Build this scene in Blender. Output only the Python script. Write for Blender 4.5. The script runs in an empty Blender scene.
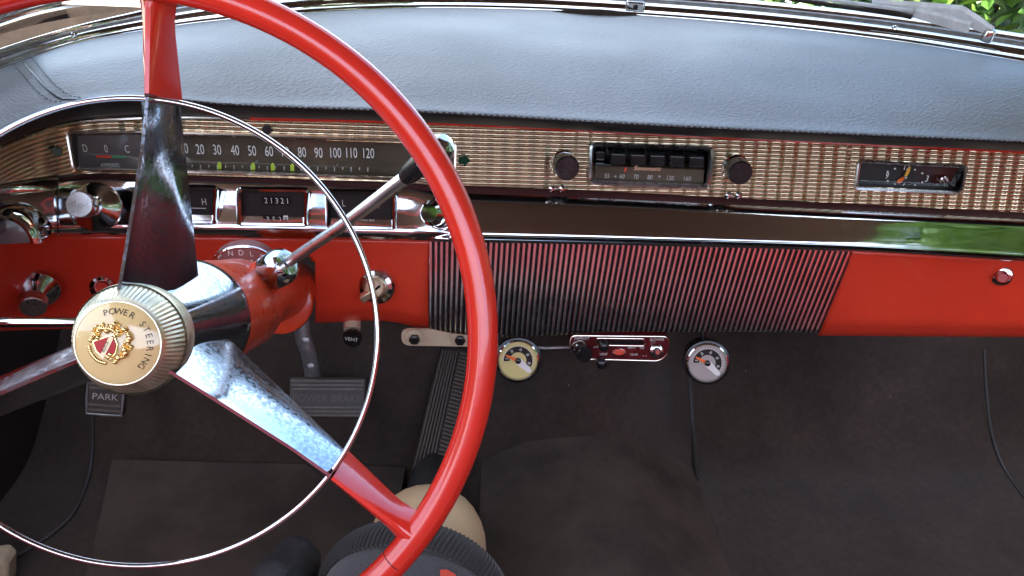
import bpy, bmesh, math, random
from math import sin, cos, tan, pi, radians, sqrt, atan2
from mathutils import Vector, Matrix
random.seed(7)
SC = bpy.context.scene
COL = SC.collection
V = Vector

# ------------------------------------------------------------------ camera
FPX = 800.0
def cam_axes(p, yaw, roll):
    p, yaw, roll = radians(p), radians(yaw), radians(roll)
    f = V((sin(yaw)*cos(p), cos(yaw)*cos(p), -sin(p)))
    r0 = V((cos(yaw), -sin(yaw), 0)); u0 = r0.cross(f)
    return r0*cos(roll)+u0*sin(roll), u0*cos(roll)-r0*sin(roll), f
CR, CU, CF = cam_axes(28, 6, 3.5)
def ray(px, py): return CF + CR*((px-512)/FPX) + CU*((288-py)/FPX)
def UY(px, py, Y):
    d = ray(px, py); return d*(Y/d.y)
def UZ(px, py, Z):
    d = ray(px, py); return d*(Z/d.z)
def UP(px, py, P, N):
    d = ray(px, py); return d*(P.dot(N)/d.dot(N))
def depth(P): return P.dot(CF)

cd = bpy.data.cameras.new("camera"); co = bpy.data.objects.new("camera", cd); COL.objects.link(co)
co.matrix_world = Matrix(((CR.x, CU.x, -CF.x, 0), (CR.y, CU.y, -CF.y, 0), (CR.z, CU.z, -CF.z, 0), (0, 0, 0, 1)))
cd.sensor_width = 36; cd.lens = 36*FPX/1024; cd.clip_start = 0.01; cd.clip_end = 2000
SC.camera = co

# ------------------------------------------------------------------ materials
def nt(name):
    m = bpy.data.materials.new(name); m.use_nodes = True
    t = m.node_tree; b = t.nodes["Principled BSDF"]
    return m, t, b
def N(t, typ, **kw):
    n = t.nodes.new(typ)
    for k, v in kw.items():
        if k in n.inputs: n.inputs[k].default_value = v
        else: setattr(n, k, v)
    return n
def L(t, a, b): t.links.new(a, b)
def pbr(name, col, rough=.5, metal=0, spec=.5, coat=0, ior=1.45, bump=None, var=None, rvar=None, sheen=0):
    """bump=(scale,strength,distance)  var=(scale,amount)  rvar=(scale,amount)"""
    m, t, b = nt(name)
    b.inputs["Base Color"].default_value = (*col, 1); b.inputs["Roughness"].default_value = rough
    b.inputs["Metallic"].default_value = metal; b.inputs["IOR"].default_value = ior
    b.inputs["Specular IOR Level"].default_value = spec
    b.inputs["Coat Weight"].default_value = coat; b.inputs["Coat Roughness"].default_value = .04
    b.inputs["Sheen Weight"].default_value = sheen
    tc = N(t, "ShaderNodeTexCoord")
    if bump:
        n = N(t, "ShaderNodeTexNoise", Scale=bump[0], Detail=4.0)
        bp = N(t, "ShaderNodeBump", Strength=bump[1], Distance=bump[2])
        L(t, tc.outputs["Object"], n.inputs["Vector"]); L(t, n.outputs["Fac"], bp.inputs["Height"]); L(t, bp.outputs["Normal"], b.inputs["Normal"])
    if var:
        n = N(t, "ShaderNodeTexNoise", Scale=var[0], Detail=5.0, Roughness=.65)
        r = N(t, "ShaderNodeMapRange"); r.inputs[1].default_value = .3; r.inputs[2].default_value = .7
        r.inputs[3].default_value = 1-var[1]; r.inputs[4].default_value = 1+var[1]
        mx = N(t, "ShaderNodeMix", data_type='RGBA', blend_type='MULTIPLY'); mx.inputs[0].default_value = 1
        mx.inputs[6].default_value = (*col, 1)
        L(t, tc.outputs["Object"], n.inputs["Vector"]); L(t, n.outputs["Fac"], r.inputs[0]); L(t, r.outputs[0], mx.inputs[7]); L(t, mx.outputs[2], b.inputs["Base Color"])
    if rvar:
        n = N(t, "ShaderNodeTexNoise", Scale=rvar[0], Detail=5.0, Roughness=.7)
        r = N(t, "ShaderNodeMapRange"); r.inputs[1].default_value = .35; r.inputs[2].default_value = .75
        r.inputs[3].default_value = rough; r.inputs[4].default_value = rough+rvar[1]
        L(t, tc.outputs["Object"], n.inputs["Vector"]); L(t, n.outputs["Fac"], r.inputs[0]); L(t, r.outputs[0], b.inputs["Roughness"])
    return m

M = {}
M['chrome'] = pbr('chrome', (.56, .565, .57), .05, 1, rvar=(60, .12))
M['chrome_clean'] = pbr('chrome_clean', (.58, .585, .59), .05, 1)
M['red_plastic'] = pbr('red_plastic', (.60, .028, .016), .16, 0, .5, coat=.5, rvar=(40, .12), var=(14, .10))
M['red_paint'] = pbr('red_paint', (.70, .048, .020), .30, 0, .5, coat=.35, rvar=(30, .18), var=(7, .12), bump=(260, .06, .0006))
M['orange_red'] = pbr('orange_red_paint', (.68, .062, .018), .25, 0, .5, coat=.3, rvar=(30, .15), var=(14, .10))
M['black_plastic'] = pbr('black_plastic', (.012, .011, .012), .18, 0, .5, rvar=(80, .15))
M['dial'] = pbr('dial_black', (.024, .018, .018), .5, 0, .2, var=(25, .2))
M['dial_grey'] = pbr('dial_grey', (.12, .10, .097), .3, 0, .4, coat=.3)
M['dial_brown'] = pbr('dial_brown', (.075, .055, .037), .30, 0, .4, var=(10, .35))
M['white'] = pbr('white_lettering', (.75, .73, .68), .5)
M['dim_white'] = pbr('dim_lettering', (.45, .43, .40), .5)
M['lime'] = pbr('lime_marker', (.50, .62, .05), .5)
M['orange'] = pbr('orange_hand', (.85, .16, .03), .4)
M['red_mark'] = pbr('red_marker', (.70, .07, .03), .5)
M['green_mark'] = pbr('green_marker', (.05, .30, .12), .5)
M['green_glass'] = pbr('dark_green_lens', (.006, .035, .015), .15)
M['cream'] = pbr('cream_enamel', (.64, .46, .21), .14, 0, .5, coat=.8, var=(40, .06))
M['cream_metal'] = pbr('cream_painted_metal', (.58, .47, .32), .4, var=(40, .15))
M['gold'] = pbr('gold_plate', (.85, .62, .28), .18, 1, bump=(500, .4, .0006))
M['enamel_red'] = pbr('red_enamel', (.38, .006, .010), .35, spec=.3)
M['silver_knurl'] = pbr('aged_silver', (.80, .72, .52), .34, 1, rvar=(120, .25), var=(60, .2))
M['maroon'] = pbr('maroon_enamel', (.10, .012, .014), .25, coat=.3, var=(60, .2))
M['gauge_yellow'] = pbr('gauge_face_yellow', (.62, .54, .22), .35, coat=.4)
M['gauge_silver'] = pbr('gauge_face_silver', (.40, .36, .33), .3, coat=.4)
M['rubber'] = pbr('black_rubber', (.032, .025, .020), .55, bump=(300, .3, .0006), var=(18, .35))
M['pedal_rubber'] = pbr('worn_pedal_rubber', (.048, .038, .031), .5, bump=(300, .3, .0006), var=(18, .35))
M['worn_letter'] = pbr('worn_raised_rubber', (.105, .086, .070), .5)
M['steel'] = pbr('dull_steel', (.30, .30, .30), .4, .7, var=(60, .3))
M['piping'] = pbr('vinyl_piping', (.045, .040, .038), .4)
M['vinyl'] = pbr('kick_panel_vinyl', (.026, .019, .015), .55, bump=(500, .25, .0008), var=(5, .3))
M['headliner'] = pbr('headliner_cloth', (.085, .060, .058), .9)
M['seat_red'] = pbr('red_seat_vinyl', (.86, .13, .12), .45, bump=(300, .2, .001))
M['seat_black'] = pbr('black_seat_vinyl', (.02, .02, .02), .45)
M['skin'] = pbr('skin', (.62, .43, .24), .5, bump=(420, .15, .0006), var=(30, .06))
M['felt'] = pbr('grey_marl_cloth', (.042, .039, .040), .9, bump=(900, .7, .0012), var=(420, .45), sheen=.3)
M['braid'] = pbr('dark_ribbed_hem', (.020, .017, .015), .85, bump=(700, .4, .001), var=(200, .3), sheen=.2)
M['cloth_black'] = pbr('black_cloth', (.030, .028, .029), .7, bump=(40, .6, .006), var=(60, .3))
M['wiper'] = pbr('silver_painted_metal', (.68, .70, .72), .3, .0, rvar=(50, .2), var=(60, .2))
M['stem'] = pbr('twig_bark', (.10, .07, .045), .8)
M['satin'] = pbr('satin_chrome', (.60, .60, .60), .22, 1, rvar=(60, .15))
M['script'] = pbr('copper_script', (.80, .45, .28), .4)
M['bronze'] = pbr('gilt_frame', (.56, .47, .38), .18, 1, rvar=(60, .15))
M['ledge'] = pbr('maroon_reflection_ledge', (.045, .014, .014), .4, spec=.4)  # chrome ledge with its dark maroon reflection put in as base colour
M['grille'] = pbr('grille_chrome', (.78, .77, .77), .07, 1, rvar=(50, .12), var=(25, .12))
M['rod_chrome'] = pbr('brushed_chrome', (.80, .79, .77), .26, 1, rvar=(60, .15))
M['quadrant'] = pbr('quadrant_face', (.24, .10, .095), .3, coat=.3)
M['roll_chrome'] = pbr('wavy_chrome', (.58, .585, .59), .05, 1, rvar=(40, .10), bump=(9, .10, .006))
M['rib_rubber'] = pbr('worn_rib_rubber', (.13, .105, .082), .5, var=(60, .3))
M['tail_white'] = pbr('white_pointer', (.80, .78, .74), .35)
M['amber'] = pbr('amber', (.8, .4, .05), .3)

def leather():
    m, t, b = nt('black_grained_leather')
    b.inputs["Base Color"].default_value = (.128, .136, .142, 1); b.inputs["Coat Weight"].default_value = .12; b.inputs["Coat Roughness"].default_value = .3; b.inputs["Roughness"].default_value = .42
    b.inputs["IOR"].default_value = 1.6; b.inputs["Specular IOR Level"].default_value = .65
    tc = N(t, "ShaderNodeTexCoord")
    v = N(t, "ShaderNodeTexVoronoi", Scale=310.0, feature='SMOOTH_F1', Randomness=1.0); v.inputs["Smoothness"].default_value = .4
    nz = N(t, "ShaderNodeTexNoise", Scale=520.0, Detail=3.0)
    mp = N(t, "ShaderNodeMapping"); mp.inputs["Scale"].default_value = (.75, 1, 1)
    n2 = N(t, "ShaderNodeTexNoise", Scale=7.0, Detail=4.0)
    ad = N(t, "ShaderNodeMath", operation='MULTIPLY_ADD'); ad.inputs[1].default_value = .35
    bp = N(t, "ShaderNodeBump", Strength=.6, Distance=.0015)
    L(t, tc.outputs["Object"], mp.inputs[0]); L(t, mp.outputs[0], v.inputs["Vector"]); L(t, mp.outputs[0], nz.inputs["Vector"]); L(t, tc.outputs["Object"], n2.inputs["Vector"])
    L(t, nz.outputs["Fac"], ad.inputs[0]); L(t, v.outputs["Distance"], ad.inputs[2]); L(t, ad.outputs[0], bp.inputs["Height"]); L(t, bp.outputs["Normal"], b.inputs["Normal"])
    r = N(t, "ShaderNodeMapRange"); r.inputs[1].default_value = .3; r.inputs[2].default_value = .7; r.inputs[3].default_value = .44; r.inputs[4].default_value = .58
    L(t, n2.outputs["Fac"], r.inputs[0]); L(t, r.outputs[0], b.inputs["Roughness"])
    return m
M['leather'] = leather()
M['lip'] = pbr('dark_brown_lip', (.014, .010, .009), .5, spec=.3, bump=(400, .2, .0008))  # darker, more matte finish for the pad from the lip down

def engine_turned():
    m, t, b = nt('engine_turned_gold')
    b.inputs["Metallic"].default_value = .9; b.inputs["Roughness"].default_value = .24
    tc = N(t, "ShaderNodeTexCoord"); sp = N(t, "ShaderNodeSeparateXYZ"); L(t, tc.outputs["Object"], sp.inputs[0])
    def wave(out, period, ph=None):
        a = N(t, "ShaderNodeMath", operation='MULTIPLY'); a.inputs[1].default_value = 2*pi/period; L(t, out, a.inputs[0])
        s = N(t, "ShaderNodeMath", operation='SINE')
        if ph is not None:
            q = N(t, "ShaderNodeMath", operation='ADD'); L(t, a.outputs[0], q.inputs[0]); L(t, ph, q.inputs[1]); L(t, q.outputs[0], s.inputs[0])
        else: L(t, a.outputs[0], s.inputs[0])
        return s.outputs[0]
    nz = N(t, "ShaderNodeTexNoise", Scale=40.0, Detail=2.0); L(t, tc.outputs["Object"], nz.inputs["Vector"])
    wz = wave(sp.outputs[2], .00445)
    wx = wave(sp.outputs[0], .0165)
    # horizontal grooves: dark only near the wave minimum
    g = N(t, "ShaderNodeMapRange"); g.inputs[1].default_value = -1.0; g.inputs[2].default_value = -.5; L(t, wz, g.inputs[0])
    cr = N(t, "ShaderNodeMix", data_type='RGBA'); cr.inputs[6].default_value = (.26, .15, .075, 1); cr.inputs[7].default_value = (.88, .71, .48, 1)
    L(t, g.outputs[0], cr.inputs[0])
    vr = N(t, "ShaderNodeMapRange"); vr.inputs[3].default_value = .75; vr.inputs[4].default_value = 1.15; L(t, nz.outputs["Fac"], vr.inputs[0])
    mx = N(t, "ShaderNodeMix", data_type='RGBA', blend_type='MULTIPLY'); mx.inputs[0].default_value = 1
    L(t, cr.outputs[2], mx.inputs[6]); L(t, vr.outputs[0], mx.inputs[7]); L(t, mx.outputs[2], b.inputs["Base Color"])
    h = N(t, "ShaderNodeMath", operation='MULTIPLY_ADD'); h.inputs[1].default_value = 1.6
    L(t, wx, h.inputs[0]); L(t, wz, h.inputs[2])
    bp = N(t, "ShaderNodeBump", Strength=.8, Distance=.0006); L(t, h.outputs[0], bp.inputs["Height"]); L(t, bp.outputs["Normal"], b.inputs["Normal"])
    return m
M['strip'] = engine_turned()

def pitted_skyblue_chrome():
    m, t, b = nt('pitted_skyblue_chrome')
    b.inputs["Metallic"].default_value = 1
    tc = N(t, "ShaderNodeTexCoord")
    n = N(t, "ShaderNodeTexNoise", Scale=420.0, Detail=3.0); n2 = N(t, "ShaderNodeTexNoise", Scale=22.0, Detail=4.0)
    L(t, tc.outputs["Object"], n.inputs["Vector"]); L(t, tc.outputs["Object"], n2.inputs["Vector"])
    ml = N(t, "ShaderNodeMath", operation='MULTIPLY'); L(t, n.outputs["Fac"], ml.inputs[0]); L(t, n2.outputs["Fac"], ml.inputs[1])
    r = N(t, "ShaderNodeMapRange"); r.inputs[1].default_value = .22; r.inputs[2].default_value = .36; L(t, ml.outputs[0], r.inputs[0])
    mx = N(t, "ShaderNodeMix", data_type='RGBA'); mx.inputs[6].default_value = (.40, .45, .52, 1); mx.inputs[7].default_value = (.24, .28, .34, 1)  # pits, with the blue of the reflected sky mixed into both tones
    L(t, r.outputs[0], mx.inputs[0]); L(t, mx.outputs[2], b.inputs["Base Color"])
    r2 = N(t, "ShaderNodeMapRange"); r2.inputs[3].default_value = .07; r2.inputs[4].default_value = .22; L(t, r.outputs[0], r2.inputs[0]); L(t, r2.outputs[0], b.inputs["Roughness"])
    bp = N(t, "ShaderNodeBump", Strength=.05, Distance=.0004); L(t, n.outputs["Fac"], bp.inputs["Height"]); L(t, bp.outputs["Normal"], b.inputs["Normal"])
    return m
M['pitted'] = pitted_skyblue_chrome()

def carpet():
    m, t, b = nt('dark_carpet')
    b.inputs["Roughness"].default_value = .95; b.inputs["Sheen Weight"].default_value = .15
    b.inputs["Specular IOR Level"].default_value = .2
    tc = N(t, "ShaderNodeTexCoord")
    n = N(t, "ShaderNodeTexNoise", Scale=900.0, Detail=2.0); n2 = N(t, "ShaderNodeTexNoise", Scale=5.0, Detail=6.0, Roughness=.7)
    n3 = N(t, "ShaderNodeTexNoise", Scale=110.0, Detail=2.0)
    for q in (n, n2, n3): L(t, tc.outputs["Object"], q.inputs["Vector"])
    r = N(t, "ShaderNodeMapRange"); r.inputs[1].default_value = .3; r.inputs[2].default_value = .72; L(t, n2.outputs["Fac"], r.inputs[0])
    mx = N(t, "ShaderNodeMix", data_type='RGBA'); mx.inputs[6].default_value = (.028, .0185, .014, 1); mx.inputs[7].default_value = (.064, .044, .034, 1); L(t, r.outputs[0], mx.inputs[0])
    r3 = N(t, "ShaderNodeMapRange"); r3.inputs[1].default_value = .25; r3.inputs[2].default_value = .75; r3.inputs[3].default_value = .82; r3.inputs[4].default_value = 1.18; L(t, n3.outputs["Fac"], r3.inputs[0])
    m2 = N(t, "ShaderNodeMix", data_type='RGBA', blend_type='MULTIPLY'); m2.inputs[0].default_value = 1; L(t, mx.outputs[2], m2.inputs[6]); L(t, r3.outputs[0], m2.inputs[7])
    vo = N(t, "ShaderNodeTexVoronoi", Scale=55.0); L(t, tc.outputs["Object"], vo.inputs["Vector"])
    li = N(t, "ShaderNodeMapRange"); li.inputs[1].default_value = .05; li.inputs[2].default_value = .09; li.inputs[3].default_value = .75; li.inputs[4].default_value = 0; L(t, vo.outputs["Distance"], li.inputs[0])
    sv = N(t, "ShaderNodeSeparateColor"); L(t, vo.outputs["Color"], sv.inputs[0])
    gt = N(t, "ShaderNodeMath", operation='GREATER_THAN'); gt.inputs[1].default_value = .93; L(t, sv.outputs[0], gt.inputs[0])
    mu = N(t, "ShaderNodeMath", operation='MULTIPLY'); L(t, li.outputs[0], mu.inputs[0]); L(t, gt.outputs[0], mu.inputs[1])
    m3 = N(t, "ShaderNodeMix", data_type='RGBA'); m3.inputs[7].default_value = (.22, .18, .15, 1); L(t, mu.outputs[0], m3.inputs[0]); L(t, m2.outputs[2], m3.inputs[6])
    L(t, m3.outputs[2], b.inputs["Base Color"])
    bp = N(t, "ShaderNodeBump", Strength=.6, Distance=.002); L(t, n.outputs["Fac"], bp.inputs["Height"]); L(t, bp.outputs["Normal"], b.inputs["Normal"])
    return m
M['carpet'] = carpet()
M['mat'] = pbr('floor_mat_cloth', (.074, .057, .047), .9, spec=.2, bump=(900, .35, .001), var=(7, .35))
M['hump'] = pbr('hump_mat_cloth', (.082, .062, .050), .9, spec=.2, bump=(900, .35, .001), var=(9, .38))

def glass():
    m, t, b = nt('clear_glass'); t.nodes.remove(b)
    out = t.nodes["Material Output"]
    tr = N(t, "ShaderNodeBsdfTransparent"); tr.inputs[0].default_value = (.95, .97, .96, 1)
    gl = N(t, "ShaderNodeBsdfGlossy"); gl.inputs["Roughness"].default_value = .02
    fr = N(t, "ShaderNodeFresnel"); fr.inputs[0].default_value = 1.45
    mx = N(t, "ShaderNodeMixShader"); L(t, fr.outputs[0], mx.inputs[0]); L(t, tr.outputs[0], mx.inputs[1]); L(t, gl.outputs[0], mx.inputs[2]); L(t, mx.outputs[0], out.inputs[0])
    return m
M['glass'] = glass()

def gravel():
    m, t, b = nt('pale_gravel'); b.inputs["Roughness"].default_value = .9
    tc = N(t, "ShaderNodeTexCoord")
    v = N(t, "ShaderNodeTexVoronoi", Scale=28.0); n = N(t, "ShaderNodeTexNoise", Scale=3.0, Detail=8.0, Roughness=.7)
    n2 = N(t, "ShaderNodeTexNoise", Scale=.9, Detail=5.0)
    for q in (v, n, n2): L(t, tc.outputs["Object"], q.inputs["Vector"])
    r = N(t, "ShaderNodeValToRGB"); r.color_ramp.elements[0].color = (.34, .29, .21, 1); r.color_ramp.elements[1].color = (.66, .60, .48, 1); r.color_ramp.elements[0].position = .2; r.color_ramp.elements[1].position = .55
    L(t, n.outputs["Fac"], r.inputs[0])
    mx = N(t, "ShaderNodeMix", data_type='RGBA', blend_type='MULTIPLY'); mx.inputs[0].default_value = .25; L(t, r.outputs[0], mx.inputs[6]); L(t, v.outputs["Color"], mx.inputs[7])
    g = N(t, "ShaderNodeMapRange"); g.inputs[1].default_value = .52; g.inputs[2].default_value = .6; L(t, n2.outputs["Fac"], g.inputs[0])
    m2 = N(t, "ShaderNodeMix", data_type='RGBA'); m2.inputs[7].default_value = (.20, .22, .05, 1); L(t, g.outputs[0], m2.inputs[0]); L(t, mx.outputs[2], m2.inputs[6]); L(t, m2.outputs[2], b.inputs["Base Color"])
    bp = N(t, "ShaderNodeBump", Strength=.7, Distance=.02); L(t, v.outputs["Distance"], bp.inputs["Height"]); L(t, bp.outputs["Normal"], b.inputs["Normal"])
    return m
M['gravel'] = gravel()
def leafmat():
    m, t, b = nt('green_leaf'); b.inputs["Roughness"].default_value = .4
    g = N(t, "ShaderNodeNewGeometry"); r = N(t, "ShaderNodeValToRGB")
    r.color_ramp.elements[0].color = (.030, .085, .012, 1); r.color_ramp.elements[1].color = (.16, .30, .045, 1)
    L(t, g.outputs["Random Per Island"], r.inputs[0]); L(t, r.outputs[0], b.inputs["Base Color"])
    b.inputs["Transmission Weight"].default_value = 0
    b.inputs["Subsurface Weight"].default_value = 0
    return m
M['leaf'] = leafmat()

# ------------------------------------------------------------------ mesh helpers
def link(name, verts, faces, mat, parent=None, smooth=True, mats=None, fm=None, sharp=None):
    me = bpy.data.meshes.new(name); me.from_pydata([tuple(v) for v in verts], [], faces)
    for m in (mats or [mat]): me.materials.append(M[m] if isinstance(m, str) else m)
    if fm: me.polygons.foreach_set("material_index", fm)
    if smooth: me.polygons.foreach_set("use_smooth", [True]*len(me.polygons))
    bm = bmesh.new(); bm.from_mesh(me); bmesh.ops.remove_doubles(bm, verts=bm.verts, dist=1e-6)
    bmesh.ops.recalc_face_normals(bm, faces=bm.faces)
    if smooth:
        lim = radians(sharp or 35)
        for e in bm.edges:
            if len(e.link_faces) == 2 and e.calc_face_angle(0) > lim: e.smooth = False
    bm.to_mesh(me); bm.free(); me.update()
    o = bpy.data.objects.new(name, me); COL.objects.link(o)
    if parent: o.parent = parent
    return o
class MB:
    def __init__(s): s.v = []; s.f = []; s.m = []
    def add(s, verts, faces, mi=0):
        k = len(s.v); s.v += [V(p) for p in verts]; s.f += [tuple(i+k for i in f) for f in faces]; s.m += [mi]*len(faces); return s
    def build(s, name, mat, parent=None, smooth=True, mats=None, sharp=None):
        return link(name, s.v, s.f, mat, parent, smooth, mats, s.m if mats else None, sharp)
def grid(rows, closed=False):
    n = len(rows[0]); v = [p for r in rows for p in r]; f = []
    for i in range(len(rows)-1):
        for j in range(n if closed else n-1):
            k = (j+1) % n
            f.append((i*n+j, i*n+k, (i+1)*n+k, (i+1)*n+j))
    return v, f
def frame_of(axis, up=None):
    a = V(axis).normalized(); up = V(up) if up else (V((0, 0, 1)) if abs(a.z) < .9 else V((1, 0, 0)))
    x = up.cross(a)
    x.normalize(); y = a.cross(x); return x, y, a
def tube(path, r, n=12, closed=False, caps=True, sx=1.0):
    P = [V(p) for p in path]; m = len(P); rr = r if isinstance(r, (list, tuple)) else [r]*m
    rows = []; prev = None
    for i in range(m):
        t = (P[(i+1) % m]-P[i-1]) if closed else (P[min(i+1, m-1)]-P[max(i-1, 0)])
        t.normalize()
        if prev is None: x, y, _ = frame_of(t)
        else:
            x = prev - t*prev.dot(t); x.normalize(); y = t.cross(x)
        prev = x
        rows.append([P[i]+(x*cos(2*pi*k/n)*sx+y*sin(2*pi*k/n))*rr[i] for k in range(n)])
    if closed: rows.append(rows[0])
    v, f = grid(rows, True)
    if caps and not closed: f += [tuple(range(n)), tuple(range((m-1)*n, m*n))]
    return v, f
def lathe(prof, o, axis, n=40, up=None, knurl=0, kn=(0, 99), cap0=True, cap1=True, nk=0):
    """prof: list of (s, r) along axis from o"""
    x, y, a = frame_of(axis, up); o = V(o); rows = []
    for i, (s, r) in enumerate(prof):
        row = []
        for k in range(n):
            q = r*(1-knurl*((k % 2))) if (knurl and kn[0] <= i <= kn[1]) else r
            row.append(o+a*s+(x*cos(2*pi*k/n)+y*sin(2*pi*k/n))*q)
        rows.append(row)
    v, f = grid(rows, True)
    if cap0: f.append(tuple(range(n)))
    if cap1: f.append(tuple(range((len(prof)-1)*n, len(prof)*n)))
    return v, f
def boxpts(o, ex, ey, ez):
    """box centred o with half vectors"""
    v = [o+ex*i+ey*j+ez*k for i in (-1, 1) for j in (-1, 1) for k in (-1, 1)]
    return v, [(0, 1, 3, 2), (4, 6, 7, 5), (0, 4, 5, 1), (2, 3, 7, 6), (0, 2, 6, 4), (1, 5, 7, 3)]
def bevel(o, w, seg=2):
    md = o.modifiers.new("bevel", 'BEVEL'); md.width = w; md.segments = seg; md.limit_method = 'ANGLE'; md.angle_limit = radians(40); return o
def PL(pts):
    pts = sorted(pts); X = [p[0] for p in pts]; Yv = [p[1] for p in pts]; n = len(X)
    d = [(Yv[i+1]-Yv[i])/(X[i+1]-X[i]) for i in range(n-1)]
    m = [d[0]]+[(d[i-1]*(X[i+1]-X[i])+d[i]*(X[i]-X[i-1]))/(X[i+1]-X[i-1]) for i in range(1, n-1)]+[d[-1]]
    def g(x):
        if x <= X[0]: return Yv[0]+m[0]*(x-X[0])
        if x >= X[-1]: return Yv[-1]+m[-1]*(x-X[-1])
        i = 0
        while x > X[i+1]: i += 1
        h = X[i+1]-X[i]; t = (x-X[i])/h
        return ((2*t**3-3*t*t+1)*Yv[i]+(t**3-2*t*t+t)*h*m[i]+(-2*t**3+3*t*t)*Yv[i+1]+(t**3-t*t)*h*m[i+1])
    return g
def ss(a, b, x):
    t = max(0, min(1, (x-a)/(b-a))); return t*t*(3-2*t)
def spline(rows, k):
    """catmull-rom between rows of points"""
    n = len(rows); out = []
    for i in range(n-1):
        a, b, c, d = rows[max(i-1, 0)], rows[i], rows[i+1], rows[min(i+2, n-1)]
        for s in range(k):
            t = s/k
            out.append([(q*2+(r-p)*t+(p*2-q*5+r*4-w)*t*t+(q*3-p-r*3+w)*t**3)*.5 for p, q, r, w in zip(a, b, c, d)])
    out.append(rows[-1]); return out
def inset(c, d):
    n = len(c); out = []
    cx = sum(p[0] for p in c)/n; cy = sum(p[1] for p in c)/n
    ln = []
    for i in range(n):
        (x0, y0), (x1, y1) = c[i], c[(i+1) % n]
        l = sqrt((x1-x0)**2+(y1-y0)**2); nx, ny = -(y1-y0)/l, (x1-x0)/l
        if (cx-x0)*nx+(cy-y0)*ny < 0: nx, ny = -nx, -ny
        ln.append((nx, ny, nx*x0+ny*y0+d))
    for i in range(n):
        a, b = ln[i-1], ln[i]; det = a[0]*b[1]-a[1]*b[0]
        if abs(det) < 1e-4: out.append((c[i][0]+a[0]*d, c[i][1]+a[1]*d))
        else: out.append(((a[2]*b[1]-a[1]*b[2])/det, (a[0]*b[2]-a[2]*b[0])/det))
    return out
def rounded(c, rad, k=6):
    out = []; n = len(c)
    for i in range(n):
        p, q, r = V(c[i-1]), V(c[i]), V(c[(i+1) % n])
        a = (p-q); b = (r-q); ra = min(rad, a.length*.45); rb = min(rad, b.length*.45)
        s, e = q+a.normalized()*ra, q+b.normalized()*rb
        for j in range(k+1):
            t = j/k; out.append(tuple(s*(1-t)**2+q*2*t*(1-t)+e*t*t))
    return out
def loops(c, rad, stages, yf):
    rows = []
    for d, dy in stages:
        lp = rounded(inset(c, d), max(rad-d, .6))
        rows.append([UY(x, y, yf(x, y)+dy) for x, y in lp])
    return grid(rows, True), rows[-1]
def inpoly(x, y, c):
    r = False; n = len(c)
    for i in range(n):
        (x0, y0), (x1, y1) = c[i], c[i-1]
        if (y0 > y) != (y1 > y) and x < (x1-x0)*(y-y0)/(y1-y0)+x0: r = not r
    return r

_txt = {}
def glyphs(s, shear=0, spacing=1.0):
    key = (s, shear, spacing)
    if key in _txt: return _txt[key]
    cu = bpy.data.curves.new("t", 'FONT'); cu.body = s; cu.size = 1; cu.align_x = 'CENTER'; cu.extrude = 0; cu.shear = shear; cu.space_character = spacing
    cu.resolution_u = 3
    o = bpy.data.objects.new("t", cu); COL.objects.link(o); bpy.context.view_layer.update()
    me = bpy.data.meshes.new_from_object(o.evaluated_get(bpy.context.evaluated_depsgraph_get()))
    v = [p.co.copy() for p in me.vertices]; f = [tuple(p.vertices) for p in me.polygons]
    bpy.data.objects.remove(o); bpy.data.curves.remove(cu); bpy.data.meshes.remove(me)
    _txt[key] = (v, f); return v, f
def add_text(mb, s, o, ex, ey, h, wx=1.0, shear=0, spacing=1.0, th=.0003, mi=0):
    """centred text, cap height h, on the plane ex,ey; slightly raised solid letters"""
    v, f = glyphs(s, shear, spacing); k = h/.70; n = ex.cross(ey)
    top = [o+ex*(p.x*k*wx)+ey*((p.y-.35)*k)+n*th for p in v]
    mb.add(top, f, mi)
def ptext(mb, s, px, py, hpx, Y, wx=1.0, slope=0, shear=0, spacing=1.0, th=.0003, mi=0):
    o = UY(px, py, Y); e = UY(px+10, py+10*slope, Y)-o; ex = e.normalized(); ey = V((0, -1, 0)).cross(ex)
    ey = -ey if ey.z < 0 else ey
    h = hpx*depth(o)/FPX
    add_text(mb, s, o+V((0, -th, 0)), ex, ey, h, wx, shear, spacing, .0, mi)
def px_quad(mb, pts, Y, mi=0):
    yf = Y if callable(Y) else (lambda x, y: Y)
    mb.add([UY(x, y, yf(x, y)) for x, y in pts], [tuple(range(len(pts)))], mi)

def thing(name, label, cat, loc=(0, 0, 0), group=None):
    o = bpy.data.objects.new(name, None); COL.objects.link(o); o.empty_display_size = .05
    o['label'] = label; o['category'] = cat
    if group: o['group'] = group
    LOCS.append((o, V(loc))); return o
LOCS = []      # things get their base point at the end (children keep their place)
def tag(o, label, cat, group=None):
    o['label'] = label; o['category'] = cat
    if group: o['group'] = group
    return o

# ================================================================== DASHBOARD
DASH = thing('dashboard', 'red and gold car dashboard with black padded leather top and chrome roll', 'dashboard', (.24, .9, -.53))
def W(px):
    if px >= 130: return 0.0
    q = (130-px)/130
    return -.10*q*q if q < 1.2 else -.144-.24*(q-1.2)
S_top = PL([(-60, 176), (0, 148), (60, 127), (140, 119.5), (250, 119.5), (460, 125), (650, 134.5), (820, 142.5), (1024, 152.5)])
S_bot = PL([(-60, 196), (0, 184), (60, 175), (140, 174), (250, 177), (460, 185.5), (530, 188), (786, 200.5), (1024, 212.5)])
G_top = PL([(-60, 238), (0, 237), (130, 237), (430, 242), (640, 246), (855, 252), (1024, 262)])
MOULD = PL([(-60, 95), (0, 70), (70, 45), (160, 28), (280, 15), (412, 8), (520, 9), (635, 15), (760, 25), (888, 40), (1024, 62)])
PADE = PL([(-60, 166), (0, 134), (35, 117), (70, 105), (130, 99), (220, 106), (420, 114), (650, 127), (1024, 144)])
ZP = -.20
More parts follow.
